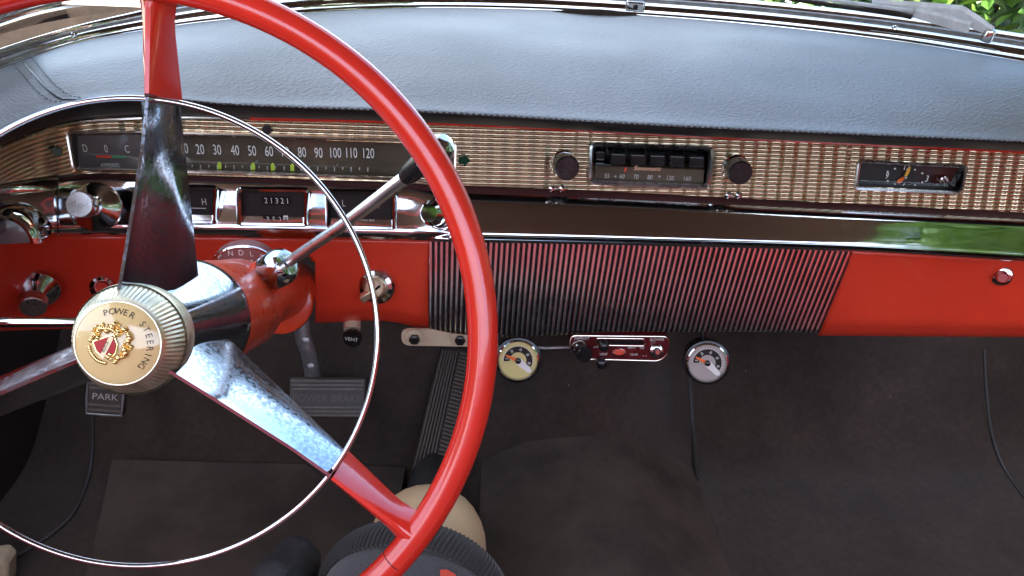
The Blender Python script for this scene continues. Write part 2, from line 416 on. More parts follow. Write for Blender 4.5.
def ZPf(px): return -.20-.030*(1-ss(40, 330, px))
def YS(px, py):
    v = (py-S_top(px))/max(1, S_bot(px)-S_top(px)); return .887-.019*v+W(px)

# --- padded top
cols = [-110+6*i for i in range(216)]
rows = [[] for _ in range(9)]
for px in cols:
    A = UZ(px, MOULD(px), ZPf(px)); w = W(px)
    E_ = UY(px, PADE(px), .842+w); T = UY(px, S_top(px), .892+w)
    def top(t, dz=0): 
        p = A.lerp(E_, t); p.z = A.z+(E_.z-A.z)*t**2.3+dz; return p
    rows[0].append(A+V((0, 0, -.006))); rows[1].append(top(.03, .002)); rows[2].append(top(.3, .008)); rows[3].append(top(.6, .012)); rows[4].append(top(.82, .0085)); rows[5].append(top(.95, .0030))
    rows[6].append(E_+V((0, .000, .002))); rows[7].append(E_.lerp(T, .45)+V((0, .0, -.004))); rows[8].append(T+V((0, .004, .003)))
pad_rows = spline(rows, 5)
v, f = grid(pad_rows)
npad = len(cols)-1
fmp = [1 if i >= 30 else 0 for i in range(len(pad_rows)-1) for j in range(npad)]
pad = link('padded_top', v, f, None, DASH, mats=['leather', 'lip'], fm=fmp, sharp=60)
# stitching along the front lip and the cross seams near the left end
mb = MB()
def dash_line(pts, r, on, off, mbuf):
    acc = 0; i = 0; seg = []
    for a, b in zip(pts[:-1], pts[1:]):
        n = max(1, int((b-a).length/.0008))
        for k in range(n):
            p = a.lerp(b, k/n); acc += (b-a).length/n
            ph = acc % (on+off)
            if ph < on: seg.append(p)
            elif len(seg) > 1:
                mbuf.add(*tube([seg[0], seg[len(seg)//2], seg[-1]], r, 5)); seg = []
            else: seg = []
lip = [pad_rows[29][j].lerp(pad_rows[30][j], .5)+V((0, -.0012, .0002)) for j in range(20, 215)]
dash_line(lip, .0007, .0042, .0022, mb)
def pad_at(px, t):
    j = (px+110)/6; i = min(max(int(j), 0), 214); q = j-i
    ti = t*40; a = min(int(ti), 39); b = ti-a
    p = pad_rows[a][i].lerp(pad_rows[a][i+1], q); r = pad_rows[a+1][i].lerp(pad_rows[a+1][i+1], q)
    return p.lerp(r, b)
for off in (-9, 9):
    dash_line([pad_at(18+off+46*t*t+14*t, .0+.74*t)+V((0, -.0002, .0012)) for t in [k/14 for k in range(15)]], .00055, .0036, .0018, mb)
mb.build('stitching', 'black_plastic', pad)
mb = MB(); mb.add(*tube([pad_at(18+46*t*t+14*t, .0+.74*t)+V((0, 0, .0003)) for t in [k/14 for k in range(15)]], .0011, 6))
mb.build('seam', 'black_plastic', pad)

# --- gold engine-turned trim panel with three windows cut in it
SPD = [(66, 132.5), (140, 131.5), (250, 134.5), (456, 142), (455, 182), (250, 174.5), (140, 171), (73, 170.5)]
SPD4 = [(66, 132), (456, 142.5), (455, 182), (74, 170)]
RAD = [(591, 143), (713, 147.5), (709, 188), (590, 183.5)]
CLK = [(859, 160.5), (968, 166), (962, 193.5), (855, 189)]
holes = [inset(SPD, 2.2), inset(RAD, 2), inset(CLK, 2)]
mb = MB(); nv = 30
xs = [-110+2*i for i in range(646)]
R = [[UY(px, S_top(px)+(S_bot(px)-S_top(px))*k/nv, YS(px, S_top(px)+(S_bot(px)-S_top(px))*k/nv)) for px in xs] for k in range(nv+1)]
v, f = grid(R); keep = []
for i in range(nv):
    for j in range(len(xs)-1):
        px = xs[j]+1; py = S_top(px)+(S_bot(px)-S_top(px))*(i+.5)/nv
        if not any(inpoly(px, py, h) for h in holes): keep.append(f[i*(len(xs)-1)+j])
strip = link('trim_panel', v, keep, 'strip', DASH)
# metal bead above, right part coloured as its red reflection, dark ledge below it
mb = MB(); mb.add(*tube([UY(px, S_top(px)-1.0, .884+W(px)) for px in xs[::6] if px > 240], .0024, 8)); mb.build('red_reflection_bead', 'red_plastic', DASH)
mb = MB(); mb.add(*tube([UY(px, S_top(px)-1.0, .884+W(px)) for px in xs[::6] if px < 242], .0024, 8)); mb.build('gold_bead', 'bronze', DASH)
# --- lower chrome roll / instrument panel (one lofted shape right across)
def roll_rows(x0, x1, step):
    rr = [[] for _ in range(8)]
    n = int((x1-x0)/step)
    for i in range(n+1):
        px = x0+(x1-x0)*i/n; a = S_bot(px); b = G_top(px); h = b-a; w = W(px); k = ss(405, 455, px)
        P1 = [(a-.5, .872), (a+3.5, .864), (a+11, .857), (a+h*.5, .848), (a+h*.84, .836), (a+h*.95, .840), (a+h*1.0, .852), (a+h*1.0, .885)]
        P2 = [(a-.5, .872), (a+3.5, .866), (a+h*.28, .850), (a+h*.55, .838), (a+h*.78, .8285), (a+h*.86, .8260), (a+h*.985, .8238), (a+h*1.0, .885)]
        for q, (c, d) in enumerate(zip(P1, P2)):
            rr[q].append(UY(px, c[0]*(1-k)+d[0]*k, c[1]*(1-k)+d[1]*k+w))
    return spline(rr, 5)
v, f = grid(roll_rows(58.6, 1180, 4)); ncol = len(f)//35; roll = link('chrome_roll', v, f, None, DASH, mats=['roll_chrome', 'ledge'], fm=[1 if i//ncol < 7 else 0 for i in range(len(f))], sharp=60)
v, f = grid(roll_rows(-110, 57.4, 4)); link('chrome_end_panel', v, f, 'chrome_clean', DASH, sharp=60)

# --- lower red panel
L_bot = PL([(-110, 334), (0, 330), (240, 324), (320, 322), (400, 322.5), (430, 331), (640, 334), (820, 335), (1024, 336.5)])
def red_piece(x0, x1, name, hole=None, x1b=None, nx=60):
    nv = 18; rr = []
    for k in range(nv+3):
        t = min(k/nv, 1); row = []
        for i in range(nx+1):
            q = i/nx; xt = x0+(x1-x0)*q; xb = x0+((x1b if x1b else x1)-x0)*q
            a = G_top(xt)-2; b = L_bot(xb); px = xt+(xb-xt)*t; py = a+(b-a)*t
            if callable(x0): pass
            Y = .872+.004*t+.014*max(0, t-.85)/.15+W(px)
            if k > nv: Y += .02*(k-nv)
            row.append((px, py, Y))
        rr.append(row)
    v, f = grid([[UY(*p) for p in r] for r in rr])
    n = nx+1
    if hole:
        f = [q for q in f if not hole(sum((rr[i//n][i % n][0]) for i in q)/4, sum((rr[i//n][i % n][1]) for i in q)/4)]
    o = link(name, v, f, 'red_paint', DASH, sharp=50)
    md = o.modifiers.new('thickness', 'SOLIDIFY'); md.thickness = .002; md.offset = 0
    return o
def colhole(x, y):
    if not 236 < x < 315: return False
    if y < 254: return False
    # rounded corner at top right
    if x > 300 and y < 268: return (x-300)**2+(y-268)**2 < 15**2
    return True
red_piece(-110, 429, 'lower_panel', colhole, nx=270)
# right piece: slanted left edge
nv = 18; rr = []
for k in range(nv+3):
    t = min(k/nv, 1); row = []
    for i in range(61):
        q = i/60; xt = 853+(1180-853)*q; xb = 818+(1180-818)*q
        a = G_top(xt)-2; b = L_bot(xb); px = xt+(xb-xt)*t; py = a+(b-a)*t
        Y = .872+.004*t+.014*max(0, t-.85)/.15+(.02*(k-nv) if k > nv else 0)
        row.append(UY(px, py, Y))
    rr.append(row)
v, f = grid(rr); o = link('glovebox_door', v, f, 'red_paint', DASH, sharp=50)
md = o.modifiers.new('thickness', 'SOLIDIFY'); md.thickness = .002; md.offset = 0

# --- ribbed speaker grille
NR = 77; seg = 6; cs = []
for i in range(NR):
    for j in range(seg): cs.append((i+.56*(0, .10, .26, .42, .50, .56)[j]/.56, (.2, .88, 1, 1, .88, .2)[j], 0))
    cs.append((i+.60, -2.2, 1)); cs.append((i+.94, -2.2, 1))
mb = MB(); rowsG = []
for k in range(25):
    t = k/24; row = []
    for (q, h, g) in cs:
        u = q/NR; xt = 429+(854-429)*u; xb = 429+(820-429)*u
        tt = min(t/.9, 1); px = xt+(xb-xt)*tt; a = G_top(xt)-1; b = L_bot(xb)-3
        py = a+(b-a)*tt; Y = .872-.0225*tt - .0011*h
        P = UY(px, py, Y)
        if t > .9:
            s = (t-.9)/.1; P += V((0, .035*s*s+.004*s, -.007*sin(s*pi/2)))
        row.append(P)
    rowsG.append(row)
v, f = grid(rowsG); n = len(cs)
fm = []
for i in range(24):
    for j in range(n-1): fm.append(1 if (cs[j][2] and cs[j+1][2]) else 0)
link('speaker_grille', v, f, None, DASH, mats=['grille', 'black_plastic'], fm=fm, sharp=18)

# --- speedometer
spd = None
(vf, last) = loops(SPD, 6, [(-1.5, .001), (-.6, -.0025), (1.2, -.003), (2.6, .000), (3.0, .004), (3.6, .026)], YS)
spd = link('speedometer', vf[0], vf[1], 'bronze', DASH)
YD = lambda x, y: YS(x, y)+.024 if x > 60 else YS(x, y)
mb = MB(); mb.add([UY(x, y, .903) for x, y in [(132, 128), (250, 131), (460, 139), (460, 186), (250, 179), (132, 176)]], [(0, 1, 4, 5), (1, 2, 3, 4)])
dial = mb.build('dial', 'dial_brown', spd, smooth=False)  # brown lightened to stand in for the reflection on the glass
YN = .8995
mb = MB()
for s, x, y in [('0', 167, 148), ('10', 184, 148), ('20', 200, 149), ('30', 217, 149.5), ('40', 235, 150), ('50', 252, 150.5), ('60', 269, 151), ('70', 285, 151.5), ('80', 302, 152), ('90', 318.5, 152.5), ('100', 335, 152.5), ('110', 351, 152.5), ('120', 368, 153)]:
    ptext(mb, s, x, y, 10.5, YN, wx=.56, slope=.02)
mb.build('numerals', 'white', spd, smooth=False)
mb = MB()
for i in range(25):
    x = 167+i*8.37; y = 164.2+i*.14; h = 2.6 if i % 2 else 4.2
    px_quad(mb, [(x-.5, y), (x+.5, y), (x+.5, y+h), (x-.5, y+h)], YN)
mb.build('tick_marks', 'dim_white', spd, smooth=False)
for x, y in [(219.3, 165.5), (253, 166.3), (272.7, 166.8), (292.2, 167.3)]:
    mb = MB(); px_quad(mb, [(x-2, y-2), (x, y-4), (x+2, y-2), (x+2.2, y+3.6), (x-1.8, y+3.6)], YN-.0006)
    mb.build('speed_marker', 'lime', spd, smooth=False)
mb = MB(); YA = .8835
for s, x, y in [('D', 85, 148), ('0', 106, 148.5), ('C', 127, 148.8)]: ptext(mb, s, x, y, 8, YA, wx=.6, slope=0)
ptext(mb, 'AMPERES', 110, 165, 4, YA, wx=.8)
mb.build('lettering', 'white', spd, smooth=False)
mb = MB(); px_quad(mb, [(96, 155.2), (111, 155.6), (111, 158), (96, 157.6)], YA); px_quad(mb, [(112, 155.6), (126, 156), (126, 158.2), (112, 158)], YA, 1)
mb.build('charge_band', None, spd, smooth=False, mats=['red_mark', 'green_mark'])
mb = MB(); mb.add([UY(x, y, YA+.0015) for x, y in [(77, 130), (146, 129), (146, 176), (79.5, 176)]], [(0, 1, 2, 3)]); mb.build('ammeter_face', 'dial_grey', spd, smooth=False)  # grey tone includes the pale glass reflection over the ammeter
def pane(c, yf, parent):
    lp = [UY(x, y, yf(x, y)) for x, y in rounded(c, 4)]; q = sum(lp, V((0, 0, 0)))/len(lp); n = len(lp)
    link('glass_pane', lp+[q], [(i, (i+1) % n, n) for i in range(n)], 'glass', parent, smooth=True, sharp=90)
mb = MB(); gx = [70, 90, 110, 130, 160, 200, 250, 300, 350, 400, 454]
v, f = grid([[UY(x, S_top(x)+(S_bot(x)-S_top(x))*q, YS(x, (S_top(x)+S_bot(x))*.5)+.006) for x in gx] for q in (.06, .5, .98)])
link('glass_pane', v, f, 'glass', spd, sharp=90)
# arrow lenses and screw hole in the trim panel
def arrow(x, y, d, Y):
    pts = [(-5, -3.5), (0, -3.5), (0, -6.5), (6, 0), (0, 6.5), (0, 3.5), (-5, 3.5)]
    pts = [(x+d*a, y+b) for a, b in pts]
    A = [UY(p, q, Y) for p, q in pts]; B = [p+V((0, .004, 0)) for p in A]; n = len(A)
    return A+B, [tuple(range(n))]+[(i, (i+1) % n, n+(i+1) % n, n+i) for i in range(n)]
for x, y, d in [(56, 152, -1), (464, 160.5, 1)]:
    v, f = arrow(x, y, d, YS(x, y)-.0022); link('turn_signal_lens', v, f, 'green_glass', DASH, smooth=False)
p = UY(267, 129.5, YS(267, 129.5)-.0012)
v, f = lathe([(0, .0052), (.0008, .0050), (.003, .0048)], p+V((0, -.001, 0)), V((0, 1, 0)), 24); link('lamp_hole', v, f, 'dial', DASH)

# --- radio
(vf, last) = loops(RAD, 7, [(-2.0, .002), (-1.2, -.005), (1.2, -.0065), (3.2, -.003), (3.6, .004), (3.8, .034)], YS)
nlp = len(last); radio = link('radio', vf[0], vf[1], None, DASH, mats=['satin', 'black_plastic'], fm=[1 if i//nlp >= 4 else 0 for i in range(len(vf[1]))])
n = len(last); c0 = sum(last, V((0, 0, 0)))/n
link('radio_back', last+[c0], [(i, (i+1) % n, n) for i in range(n)], 'black_plastic', radio, smooth=False)
def pxbox(mb, pts, y0, y1, mi=0):
    A = [UY(x, y, y0) for x, y in pts]
    d = UY(sum(p[0] for p in pts)/len(pts), sum(p[1] for p in pts)/len(pts), 1.0)
    B = [p+V((0, y1-y0, 0)) for p in A]; n = len(A)
    mb.add(A+B, [tuple(range(n)), tuple(range(2*n-1, n-1, -1))]+[(i, (i+1) % n, n+(i+1) % n, n+i) for i in range(n)], mi)
for i in range(5):
    x = 611+i*19.6; y = 153.2+i*.75
    mb = MB(); pxbox(mb, [(x, y), (x+15.5, y+.5), (x+15.5, y+12), (x, y+11.5)], .872, .905)
    o = bevel(mb.build('push_button', 'black_plastic', radio, smooth=True, sharp=30), .0022, 3)
mb = MB(); pxbox(mb, [(596, 151.5), (605, 151.8), (605, 161), (595.6, 160.6)], .882, .905); bevel(mb.build('tone_switch', 'black_plastic', radio), .001)
mb = MB(); pxbox(mb, [(595, 166), (704.5, 170), (703, 184.5), (594, 180.2)], .8785, .90); mb.build('tuning_dial', 'dial_brown', radio, smooth=False)
mb = MB(); pxbox(mb, [(595, 163.6), (611, 164.2), (611, 165.8), (595, 165.2)], .874, .90); mb.build('button_rail', 'chrome', radio, smooth=False)
mb = MB()
for s, x in [('55', 607), ('60', 622), ('70', 636), ('80', 650), ('120', 670), ('160', 687)]: ptext(mb, s, x, 175.6+(x-607)*.035, 4.8, .8780, wx=.8, slope=.035)
for x in (615.5, 659.5): px_quad(mb, [(x-.8, 175.6), (x+.8, 175.6), (x+.8, 177.2), (x-.8, 177.2)], .8778)
mb.build('numerals', 'dim_white', radio, smooth=False)
mb = MB(); ptext(mb, 'Sonomatic', 647, 168.2, 4.6, .8779, wx=1.0, slope=.03, shear=.35); mb.build('lettering', 'script', radio, smooth=False)
mb = MB(); px_quad(mb, [(625.3, 167.5), (627, 167.5), (625.8, 172), (624.2, 172)], .8776); mb.build('pointer', 'red_mark', radio, smooth=False)

def knob(px, py, Y, qx, qy, Lk, name, parent, flange, body, fm_, bm_, knurl=0, n=36):
    """a flange on the panel and a knob on a short shaft aimed so that it stands out of the panel"""
    A = UY(px, py, Y); B = UY(qx, qy, Y-Lk); ax = (B-A); l = ax.length; ax.normalize()
    v, f = lathe([(s*l, r) for s, r in flange], A, ax, 40); o = link(name, v, f, fm_, parent)
    v, f = lathe([(s*l, r) for s, r in body], A, ax, n, knurl=knurl, kn=(1, len(body)-3)); link('knob', v, f, bm_, o, sharp=30)
    return o
pxm = lambda Y: Y*1.06/FPX
for a, b, q in [((563.5, 163.5), (567.5, 168.5), 0), ((735, 167), (741, 173.5), 1)]:
    k = .00118
    o = knob(a[0], a[1], .878, b[0], b[1], .028, 'radio_knob', DASH, [(-.1, 13*k), (.12, 13.5*k), (.22, 12*k), (.24, 9*k), (.3, 8*k)],
         [(.2, 9*k), (.32, 12.2*k), (.92, 11.8*k), (1.0, 10.5*k)], 'chrome', 'black_plastic', n=32)
for x, y in [(556, 189), (732, 195.5)]:
    o = None
    for dx in (-3.6, 6.5):
        p = UY(x+dx, y, .852)
        v, f = lathe([(0, .0035), (.003, .0048), (.006, .004), (.008, .0015)], p+V((0, .004, -.001)), V((0, -1, .25)), 16)
        o = link('trim_clip', v, f, 'chrome_clean', DASH)

# --- clock
(vf, last) = loops(CLK, 5, [(-1.2, .002), (-.8, -.003), (.8, -.0045), (2.0, -.002), (2.4, .003), (2.8, .022)], YS)
nlp = len(last); clock = link('clock', vf[0], vf[1], None, DASH, mats=['satin', 'black_plastic'], fm=[1 if i//nlp >= 4 else 0 for i in range(len(vf[1]))])
n = len(last); c0 = sum(last, V((0, 0, 0)))/n
link('clock_face', last+[c0], [(i, (i+1) % n, n) for i in range(n)], 'dial', clock, smooth=False)
YC = YS(904, 177)+.0195
mb = MB()
for s, x, y in [('9', 887, 175.5), ('12', 906.5, 166.8), ('6', 903.5, 186), ('3', 927, 178.5)]: ptext(mb, s, x, y, 6.6, YC, wx=.75, slope=.05)
for k in range(12):
    if k % 3 == 0: continue
    a = 2*pi*k/12; x = 905+20*sin(a); y = 177-9*cos(a)+.05*(20*sin(a)); px_quad(mb, [(x-.9, y-.7), (x+.9, y-.7), (x+.9, y+.7), (x-.9, y+.7)], YC)
mb.build('numerals', 'white', clock, smooth=False)
mb = MB(); px_quad(mb, [(904, 176), (906.3, 177.5), (901, 182.5), (897, 183.6), (897.6, 180)], YC-.001)
mb.build('hour_hand', 'orange', clock, smooth=False)
mb = MB(); px_quad(mb, [(903.8, 176.8), (907.6, 169), (911, 166.2), (910, 171), (906.3, 177.8)], YC-.0016); mb.build('minute_hand', 'amber', clock, smooth=False)
p = UY(905, 177.2, YC-.002); v, f = lathe([(0, .0018), (.002, .0018), (.003, .0008)], p, V((0, -1, 0)), 16); link('hub', v, f, 'chrome', clock)
p = UY(938, 176.5, YC); v, f = lathe([(0, .003), (.006, .003), (.007, .0062), (.012, .0062), (.013, .005)], p, V((.1, -1, -.1)), 24); link('setting_knob', v, f, 'chrome_clean', clock)
mb = MB(); px_quad(mb, [(958.5, 169.5), (964, 169.8), (960, 190.5), (954.5, 189.5)], YS(960, 180)+.0165); mb.build('end_plate', 'chrome', clock, smooth=False)

pane(inset(CLK, 2.2), lambda x, y: YS(910, 177)+.006, clock)
# --- three small gauges on the instrument panel
def small_gauge(c, name='small_gauge'):
    yf = lambda x, y: .842+W(x)
    (vf, last) = loops(c, 5, [(-2, .008), (-1.0, -.004), (1.0, -.007), (3.2, -.006), (4.6, .001)], yf)
    o = link(name, vf[0], vf[1], 'chrome', DASH); n = len(last); c0 = sum(last, V((0, 0, 0)))/n
    link('gauge_face', last+[c0], [(i, (i+1) % n, n) for i in range(n)], 'dial', o, smooth=False); return o
YG = .842
g1 = small_gauge([(150, 185.5), (217, 186.5), (216, 224.5), (149, 223.5)])
g2 = small_gauge([(238, 188), (308, 189), (307, 227), (238, 226)])
g3 = small_gauge([(327, 190), (396, 191), (395.5, 230.5), (327, 229)])
mb = MB(); ptext(mb, 'C', 164, 201, 7, YG, .7); ptext(mb, 'H', 204, 201.5, 7, YG, .7); ptext(mb, 'TEMPERATURE', 183, 219, 3.8, YG, .75); px_quad(mb, [(160, 207), (206, 208), (206, 208.8), (160, 207.8)], YG); mb.build('lettering', 'dim_white', g1, smooth=False)
mb = MB()
for i, ch in enumerate('21321'): ptext(mb, ch, 266+i*5.4, 200.3+i*.12, 6, YG-.0012, .8)
for i, ch in enumerate('352'): ptext(mb, ch, 268+i*6, 219.2+i*.1, 6, YG-.0012, .8)
mb.build('odometer_digits', 'dim_white', g2, smooth=False)
mb = MB(); px_quad(mb, [(262, 196), (290, 196.6), (290, 205), (262, 204.4)], YG-.0006); px_quad(mb, [(263, 215), (288, 215.4), (288, 224), (263, 223.4)], YG-.0006); mb.build('odometer_window', 'black_plastic', g2, smooth=False)
mb = MB(); px_quad(mb, [(283.5, 215.6), (288, 215.6), (288, 223.4), (283.5, 223.4)], YG-.0009); ptext(mb, '8', 285.7, 219.6, 6, YG-.0014, .75, mi=1); mb.build('tenths_wheel', None, g2, smooth=False, mats=['white', 'black_plastic'])
mb = MB(); ptext(mb, 'L', 343.5, 203, 7, YG, .7); ptext(mb, 'H', 377, 205, 7, YG, .7); ptext(mb, 'OIL PRESSURE', 361, 221, 3.8, YG, .8); mb.build('lettering', 'dim_white', g3, smooth=False)

# --- chrome switches and knobs
k = .00112
knob(97, 207, .826+W(97), 79, 204.5, .045, 'headlamp_switch', DASH, [(-.1, 22*k), (.08, 23*k), (.14, 20*k), (.2, 14*k), (.3, 9*k)],
     [(.25, 8*k), (.45, 8.5*k), (.6, 11*k), (.95, 12*k), (1.0, 11*k)], 'chrome', 'satin')
knob(440, 213, .838, 430, 213, .020, 'wiper_switch', DASH, [(-.4, 15*k), (.0, 16*k), (.2, 14*k), (.3, 9*k)], [(.2, 8*k), (.5, 13*k), (.8, 13*k), (1.1, 9*k)], 'chrome', 'chrome_clean')
knob(36, 289, .874+W(36), 33, 307, .030, 'lower_switch', DASH, [(-.1, 22*k), (.1, 22*k), (.35, 17*k), (.5, 12*k), (.7, 9*k)],
     [(.5, 10*k), (.62, 12.5*k), (1.0, 12*k), (1.04, 11*k)], 'chrome', 'satin', knurl=.06, n=60)
knob(103, 286, .874+W(103), 101, 290, .016, 'choke_button', DASH, [(-.1, 13*k), (.1, 13*k), (.5, 12*k), (.6, 9*k), (.2, 8*k)], [(.1, 7*k), (.5, 6*k)], 'chrome_clean', 'red_paint')
ign = knob(377, 286, .871, 374, 289, .014, 'ignition_switch', DASH, [(-.1, 19*k), (.1, 20*k), (.4, 18*k), (.55, 14*k), (.45, 12*k)], [(.3, 11*k), (1.0, 10.5*k), (1.1, 9*k)], 'chrome', 'silver_knurl')
mb = MB(); pxbox(mb, [(370.5, 291.5), (375, 296), (363.5, 304), (359, 299)], .846, .860); bevel(mb.build('switch_lever', 'silver_knurl', ign), .0012)
mb = MB(); pxbox(mb, [(374.5, 289), (379.5, 285.2), (380.7, 287), (375.8, 290.6)], .8545, .858); mb.build('key_slot', 'black_plastic', ign, smooth=False)
knob(1001, 275.5, .873, 1002.5, 277.5, .012, 'glovebox_lock', DASH, [(-.1, 12*k), (.1, 12.5*k), (.3, 11*k), (.4, 8*k)], [(.3, 7*k), (1.0, 6.5*k), (1.2, 5*k)], 'chrome', 'chrome_clean')
# round gauge at the very left end (cut by the frame)
A = UY(4, 243, .745); ax = V((.10, -1, .20)).normalized()
def upper_half(v, f): return v, [q for q in f if sum(v[i].z for i in q)/len(q) > A.z+.001]
v, f = upper_half(*lathe([(-.03, .036), (.0, .0365), (.006, .034), (.009, .030), (.006, .026), (.001, .0245)], A, ax, 64, cap0=False, cap1=False)); eg = link('end_gauge', v, f, 'chrome_clean', DASH)
v, f = upper_half(*lathe([(.001, .0245), (.0035, .015), (.004, .0005)], A, ax, 48, cap0=False)); link('gauge_face', v, f, 'dial_grey', eg)

# ================================================================== STEERING WHEEL
WC = V((-.1856, .4435, -.2745)); dec = radians(24.58)
WN = V((0.0077, cos(dec), -sin(dec))).normalized()
E1 = WN.cross(V((0, 0, 1))).normalized(); E2 = E1.cross(WN).normalized()
def WP(r, th, s): return WC+WN*s+(E1*cos(th)+E2*sin(th))*r
WHEEL = thing('steering_wheel', 'red three-spoke steering wheel with chrome spokes and horn ring', 'steering wheel', WC)
mb = MB(); RC = V((-.1857, .4325, -.2716)); RN = V((sin(-.0245)*cos(.4126), cos(-.0245)*cos(.4126), -sin(.4126))).normalized()
RE1 = RN.cross(V((0, 0, 1))).normalized(); RE2 = RE1.cross(RN)
mb.add(*tube([RC+(RE1*cos(2*pi*i/160)+RE2*sin(2*pi*i/160))*.215 for i in range(160)], .0099, 20, closed=True)); rim = mb.build('rim', 'red_plastic', WHEEL)
mb = MB(); ca = radians(-42.5); cd_ = RE1*cos(ca)+RE2*sin(ca)
mb.add(*tube([RC+cd_*(.215+.00985*cos(t_))+RN*(.00985*sin(t_)) for t_ in [radians(150+i*15) for i in range(10)]], .00035, 6)); mb.build('crack', 'dial', rim)
mb = MB(); mb.add(*tube([WP(.1473, 2*pi*i/160, 0) for i in range(160)], .0019, 12, closed=True)); mb.build('horn_ring', 'chrome_clean', WHEEL)
def fin(stations, th):
    """triangular blade: ridge toward the driver, wide base away. stations: (r, s_front, s_back, halfwidth, ridge_halfwidth)"""
    d = E1*cos(th)+E2*sin(th); t = -E1*sin(th)+E2*cos(th); rows = []
    for r, sf, sb, w, rw, *sk in stations:
        sk = t*(sk[0] if (sk and th < 2) else 0); o = WC+d*r; sm = sf+(sb-sf)*.12
        rows.append([o+WN*sb+t*w, o+WN*(sf*.45+sb*.55)+t*(w*.72+rw*.28), o+WN*sm+t*rw*1.3-sk, o+WN*sf+t*rw*.5-sk, o+WN*sf-t*rw*.5-sk, o+WN*sm-t*rw*1.3-sk, o+WN*(sf*.45+sb*.55)-t*(w*.72+rw*.28), o+WN*sb-t*w])
    v, f = grid(rows, True); f += [tuple(range(8)), tuple(range(len(rows)*8-8, len(rows)*8))]
    return v, f
for th in (87.0, 204.0, 323.6):
    t = radians(th)
    st = []
    for i in range(13):
        q = i/12; r = .024+(.1475-.024)*q
        st.append((r, -.024+.018*min(1, q*1.3)**.8, 0.070-.050*q, .0150-.0038*q, .0020, -.0058*(1-q)))
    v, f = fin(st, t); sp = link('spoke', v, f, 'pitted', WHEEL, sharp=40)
    st = []
    for i in range(9):
        q = i/8; r = .1495+(.213-.1495)*q
        w = .0105-.0025*q+(.008*max(0, q-.72)/.28)**1.0*.5
        st.append((r, -.007-.006*q, .027-.024*q, w, .0024+.001*q))
    v, f = fin(st, t); link('spoke_tip', v, f, 'red_plastic', sp, sharp=40)
# hub shell, knurled bezel, cream horn cap with writing and crest
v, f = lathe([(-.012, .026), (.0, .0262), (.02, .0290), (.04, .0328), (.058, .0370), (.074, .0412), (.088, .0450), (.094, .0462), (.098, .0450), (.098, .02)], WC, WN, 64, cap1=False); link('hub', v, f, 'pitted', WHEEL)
v, f = lathe([(.008, .026), (.006, .0318), (-.002, .0334), (-.008, .0338), (-.014, .0343), (-.016, .0339)], WC, WN, 64, cap0=False, cap1=False); bez = link('bezel', v, f, 'silver_knurl', WHEEL)
v, f = lathe([(-.010, .0328), (-.0150, .0332), (-.019, .0324), (-.025, .0300), (-.030, .0274), (-.0328, .0258), (-.0340, .0248), (-.0340, .0242)], WC, WN, 140, knurl=.02, kn=(2, 4), cap0=False, cap1=False); link('knurled_ring', v, f, 'silver_knurl', bez, sharp=20)
v, f = lathe([(-.030, .0244), (-.0336, .0242), (-.0352, .0215), (-.0372, .014), (-.0382, .006), (-.0384, .0004)], WC, WN, 64, cap0=False); cap = link('horn_cap', v, f, 'cream', WHEEL)
def cap_s(r): return -.0338-.0047*(1-(r/.0242)**2)
mb = MB(); word = 'POWER STEERING'
for i, ch in enumerate(word):
    if ch == ' ': continue
    th = radians(108-11.6*i); r = .0192
    o = WP(r, th, cap_s(r)-.0006); d = E1*cos(th)+E2*sin(th); t = E1*sin(th)-E2*cos(th)
    sl = (d*1.0+WN*(cap_s(r+.001)-cap_s(r))/.001).normalized()
    add_text(mb, ch, o, t, sl, .0037, 1.0, th=0)
mb.build('lettering', 'dial_brown', cap, smooth=False)
# crest: ornaments, shield, band
mb = MB()
CX, CY = -.0045, -.001
def blob(mb, u, w, r, h=1.0):
    rr = sqrt(u*u+w*w); o = WC+E1*u+E2*w+WN*cap_s(rr)
    v, f = lathe([(0, r), (-r*.5*h, r*.85), (-r*.85*h, r*.5), (-r*h, r*.1)], o, WN, 8, cap0=False); mb.add(v, f)
rs = random.Random(3)
for i in range(64):
    a = radians(-100+ i*4.4); q = .0068+rs.random()*.0050
    if -100+i*4.4 > 200: continue
    blob(mb, CX+.002+q*cos(a)*1.05, CY+.002+q*sin(a)*1.0, .0010+rs.random()*.0011, 1.2)
for i in range(14):
    a = radians(185+i*6); q = .0100; blob(mb, CX+q*cos(a), CY+q*sin(a), .0014, 1)
for i in range(8): blob(mb, CX+.0085*cos(radians(40+i*9)), CY+.0105*sin(radians(40+i*9)), .0018, 1.4)
mb.build('crest_ornament', 'gold', cap)
def cap_poly(mb, pts, s, mi):
    mb.add([WC+E1*(CX+u)+E2*(CY+w)+WN*(cap_s(sqrt((CX+u)**2+(CY+w)**2))-s) for u, w in pts], [tuple(range(len(pts)))], mi)
mb = MB(); rt = radians(20)
def R2(pts): return [(.9*(u*cos(rt)-w*sin(rt)), .9*(u*sin(rt)+w*cos(rt))) for u, w in pts]
cap_poly(mb, R2([(-.0074, .0060), (.0074, .0060), (.0074, -.001), (.0045, -.006), (0, -.0088), (-.0045, -.006), (-.0074, -.001)]), .0012, 1)
cap_poly(mb, R2([(-.0066, .0053), (.0066, .0053), (.0066, -.001), (.004, -.0055), (0, -.008), (-.004, -.0055), (-.0066, -.001)]), .0015, 0)
cap_poly(mb, R2([(-.0062, -.0052), (-.0042, -.0072), (.0070, .0036), (.0050, .0058)]), .0019, 2)
o = WC+E1*CX+E2*CY+WN*(cap_s(.003)-.0022); aa = radians(45)+rt
add_text(mb, 'BUICK', o, E1*cos(aa)+E2*sin(aa), -E1*sin(aa)+E2*cos(aa), .0018, .95, th=0, mi=3)
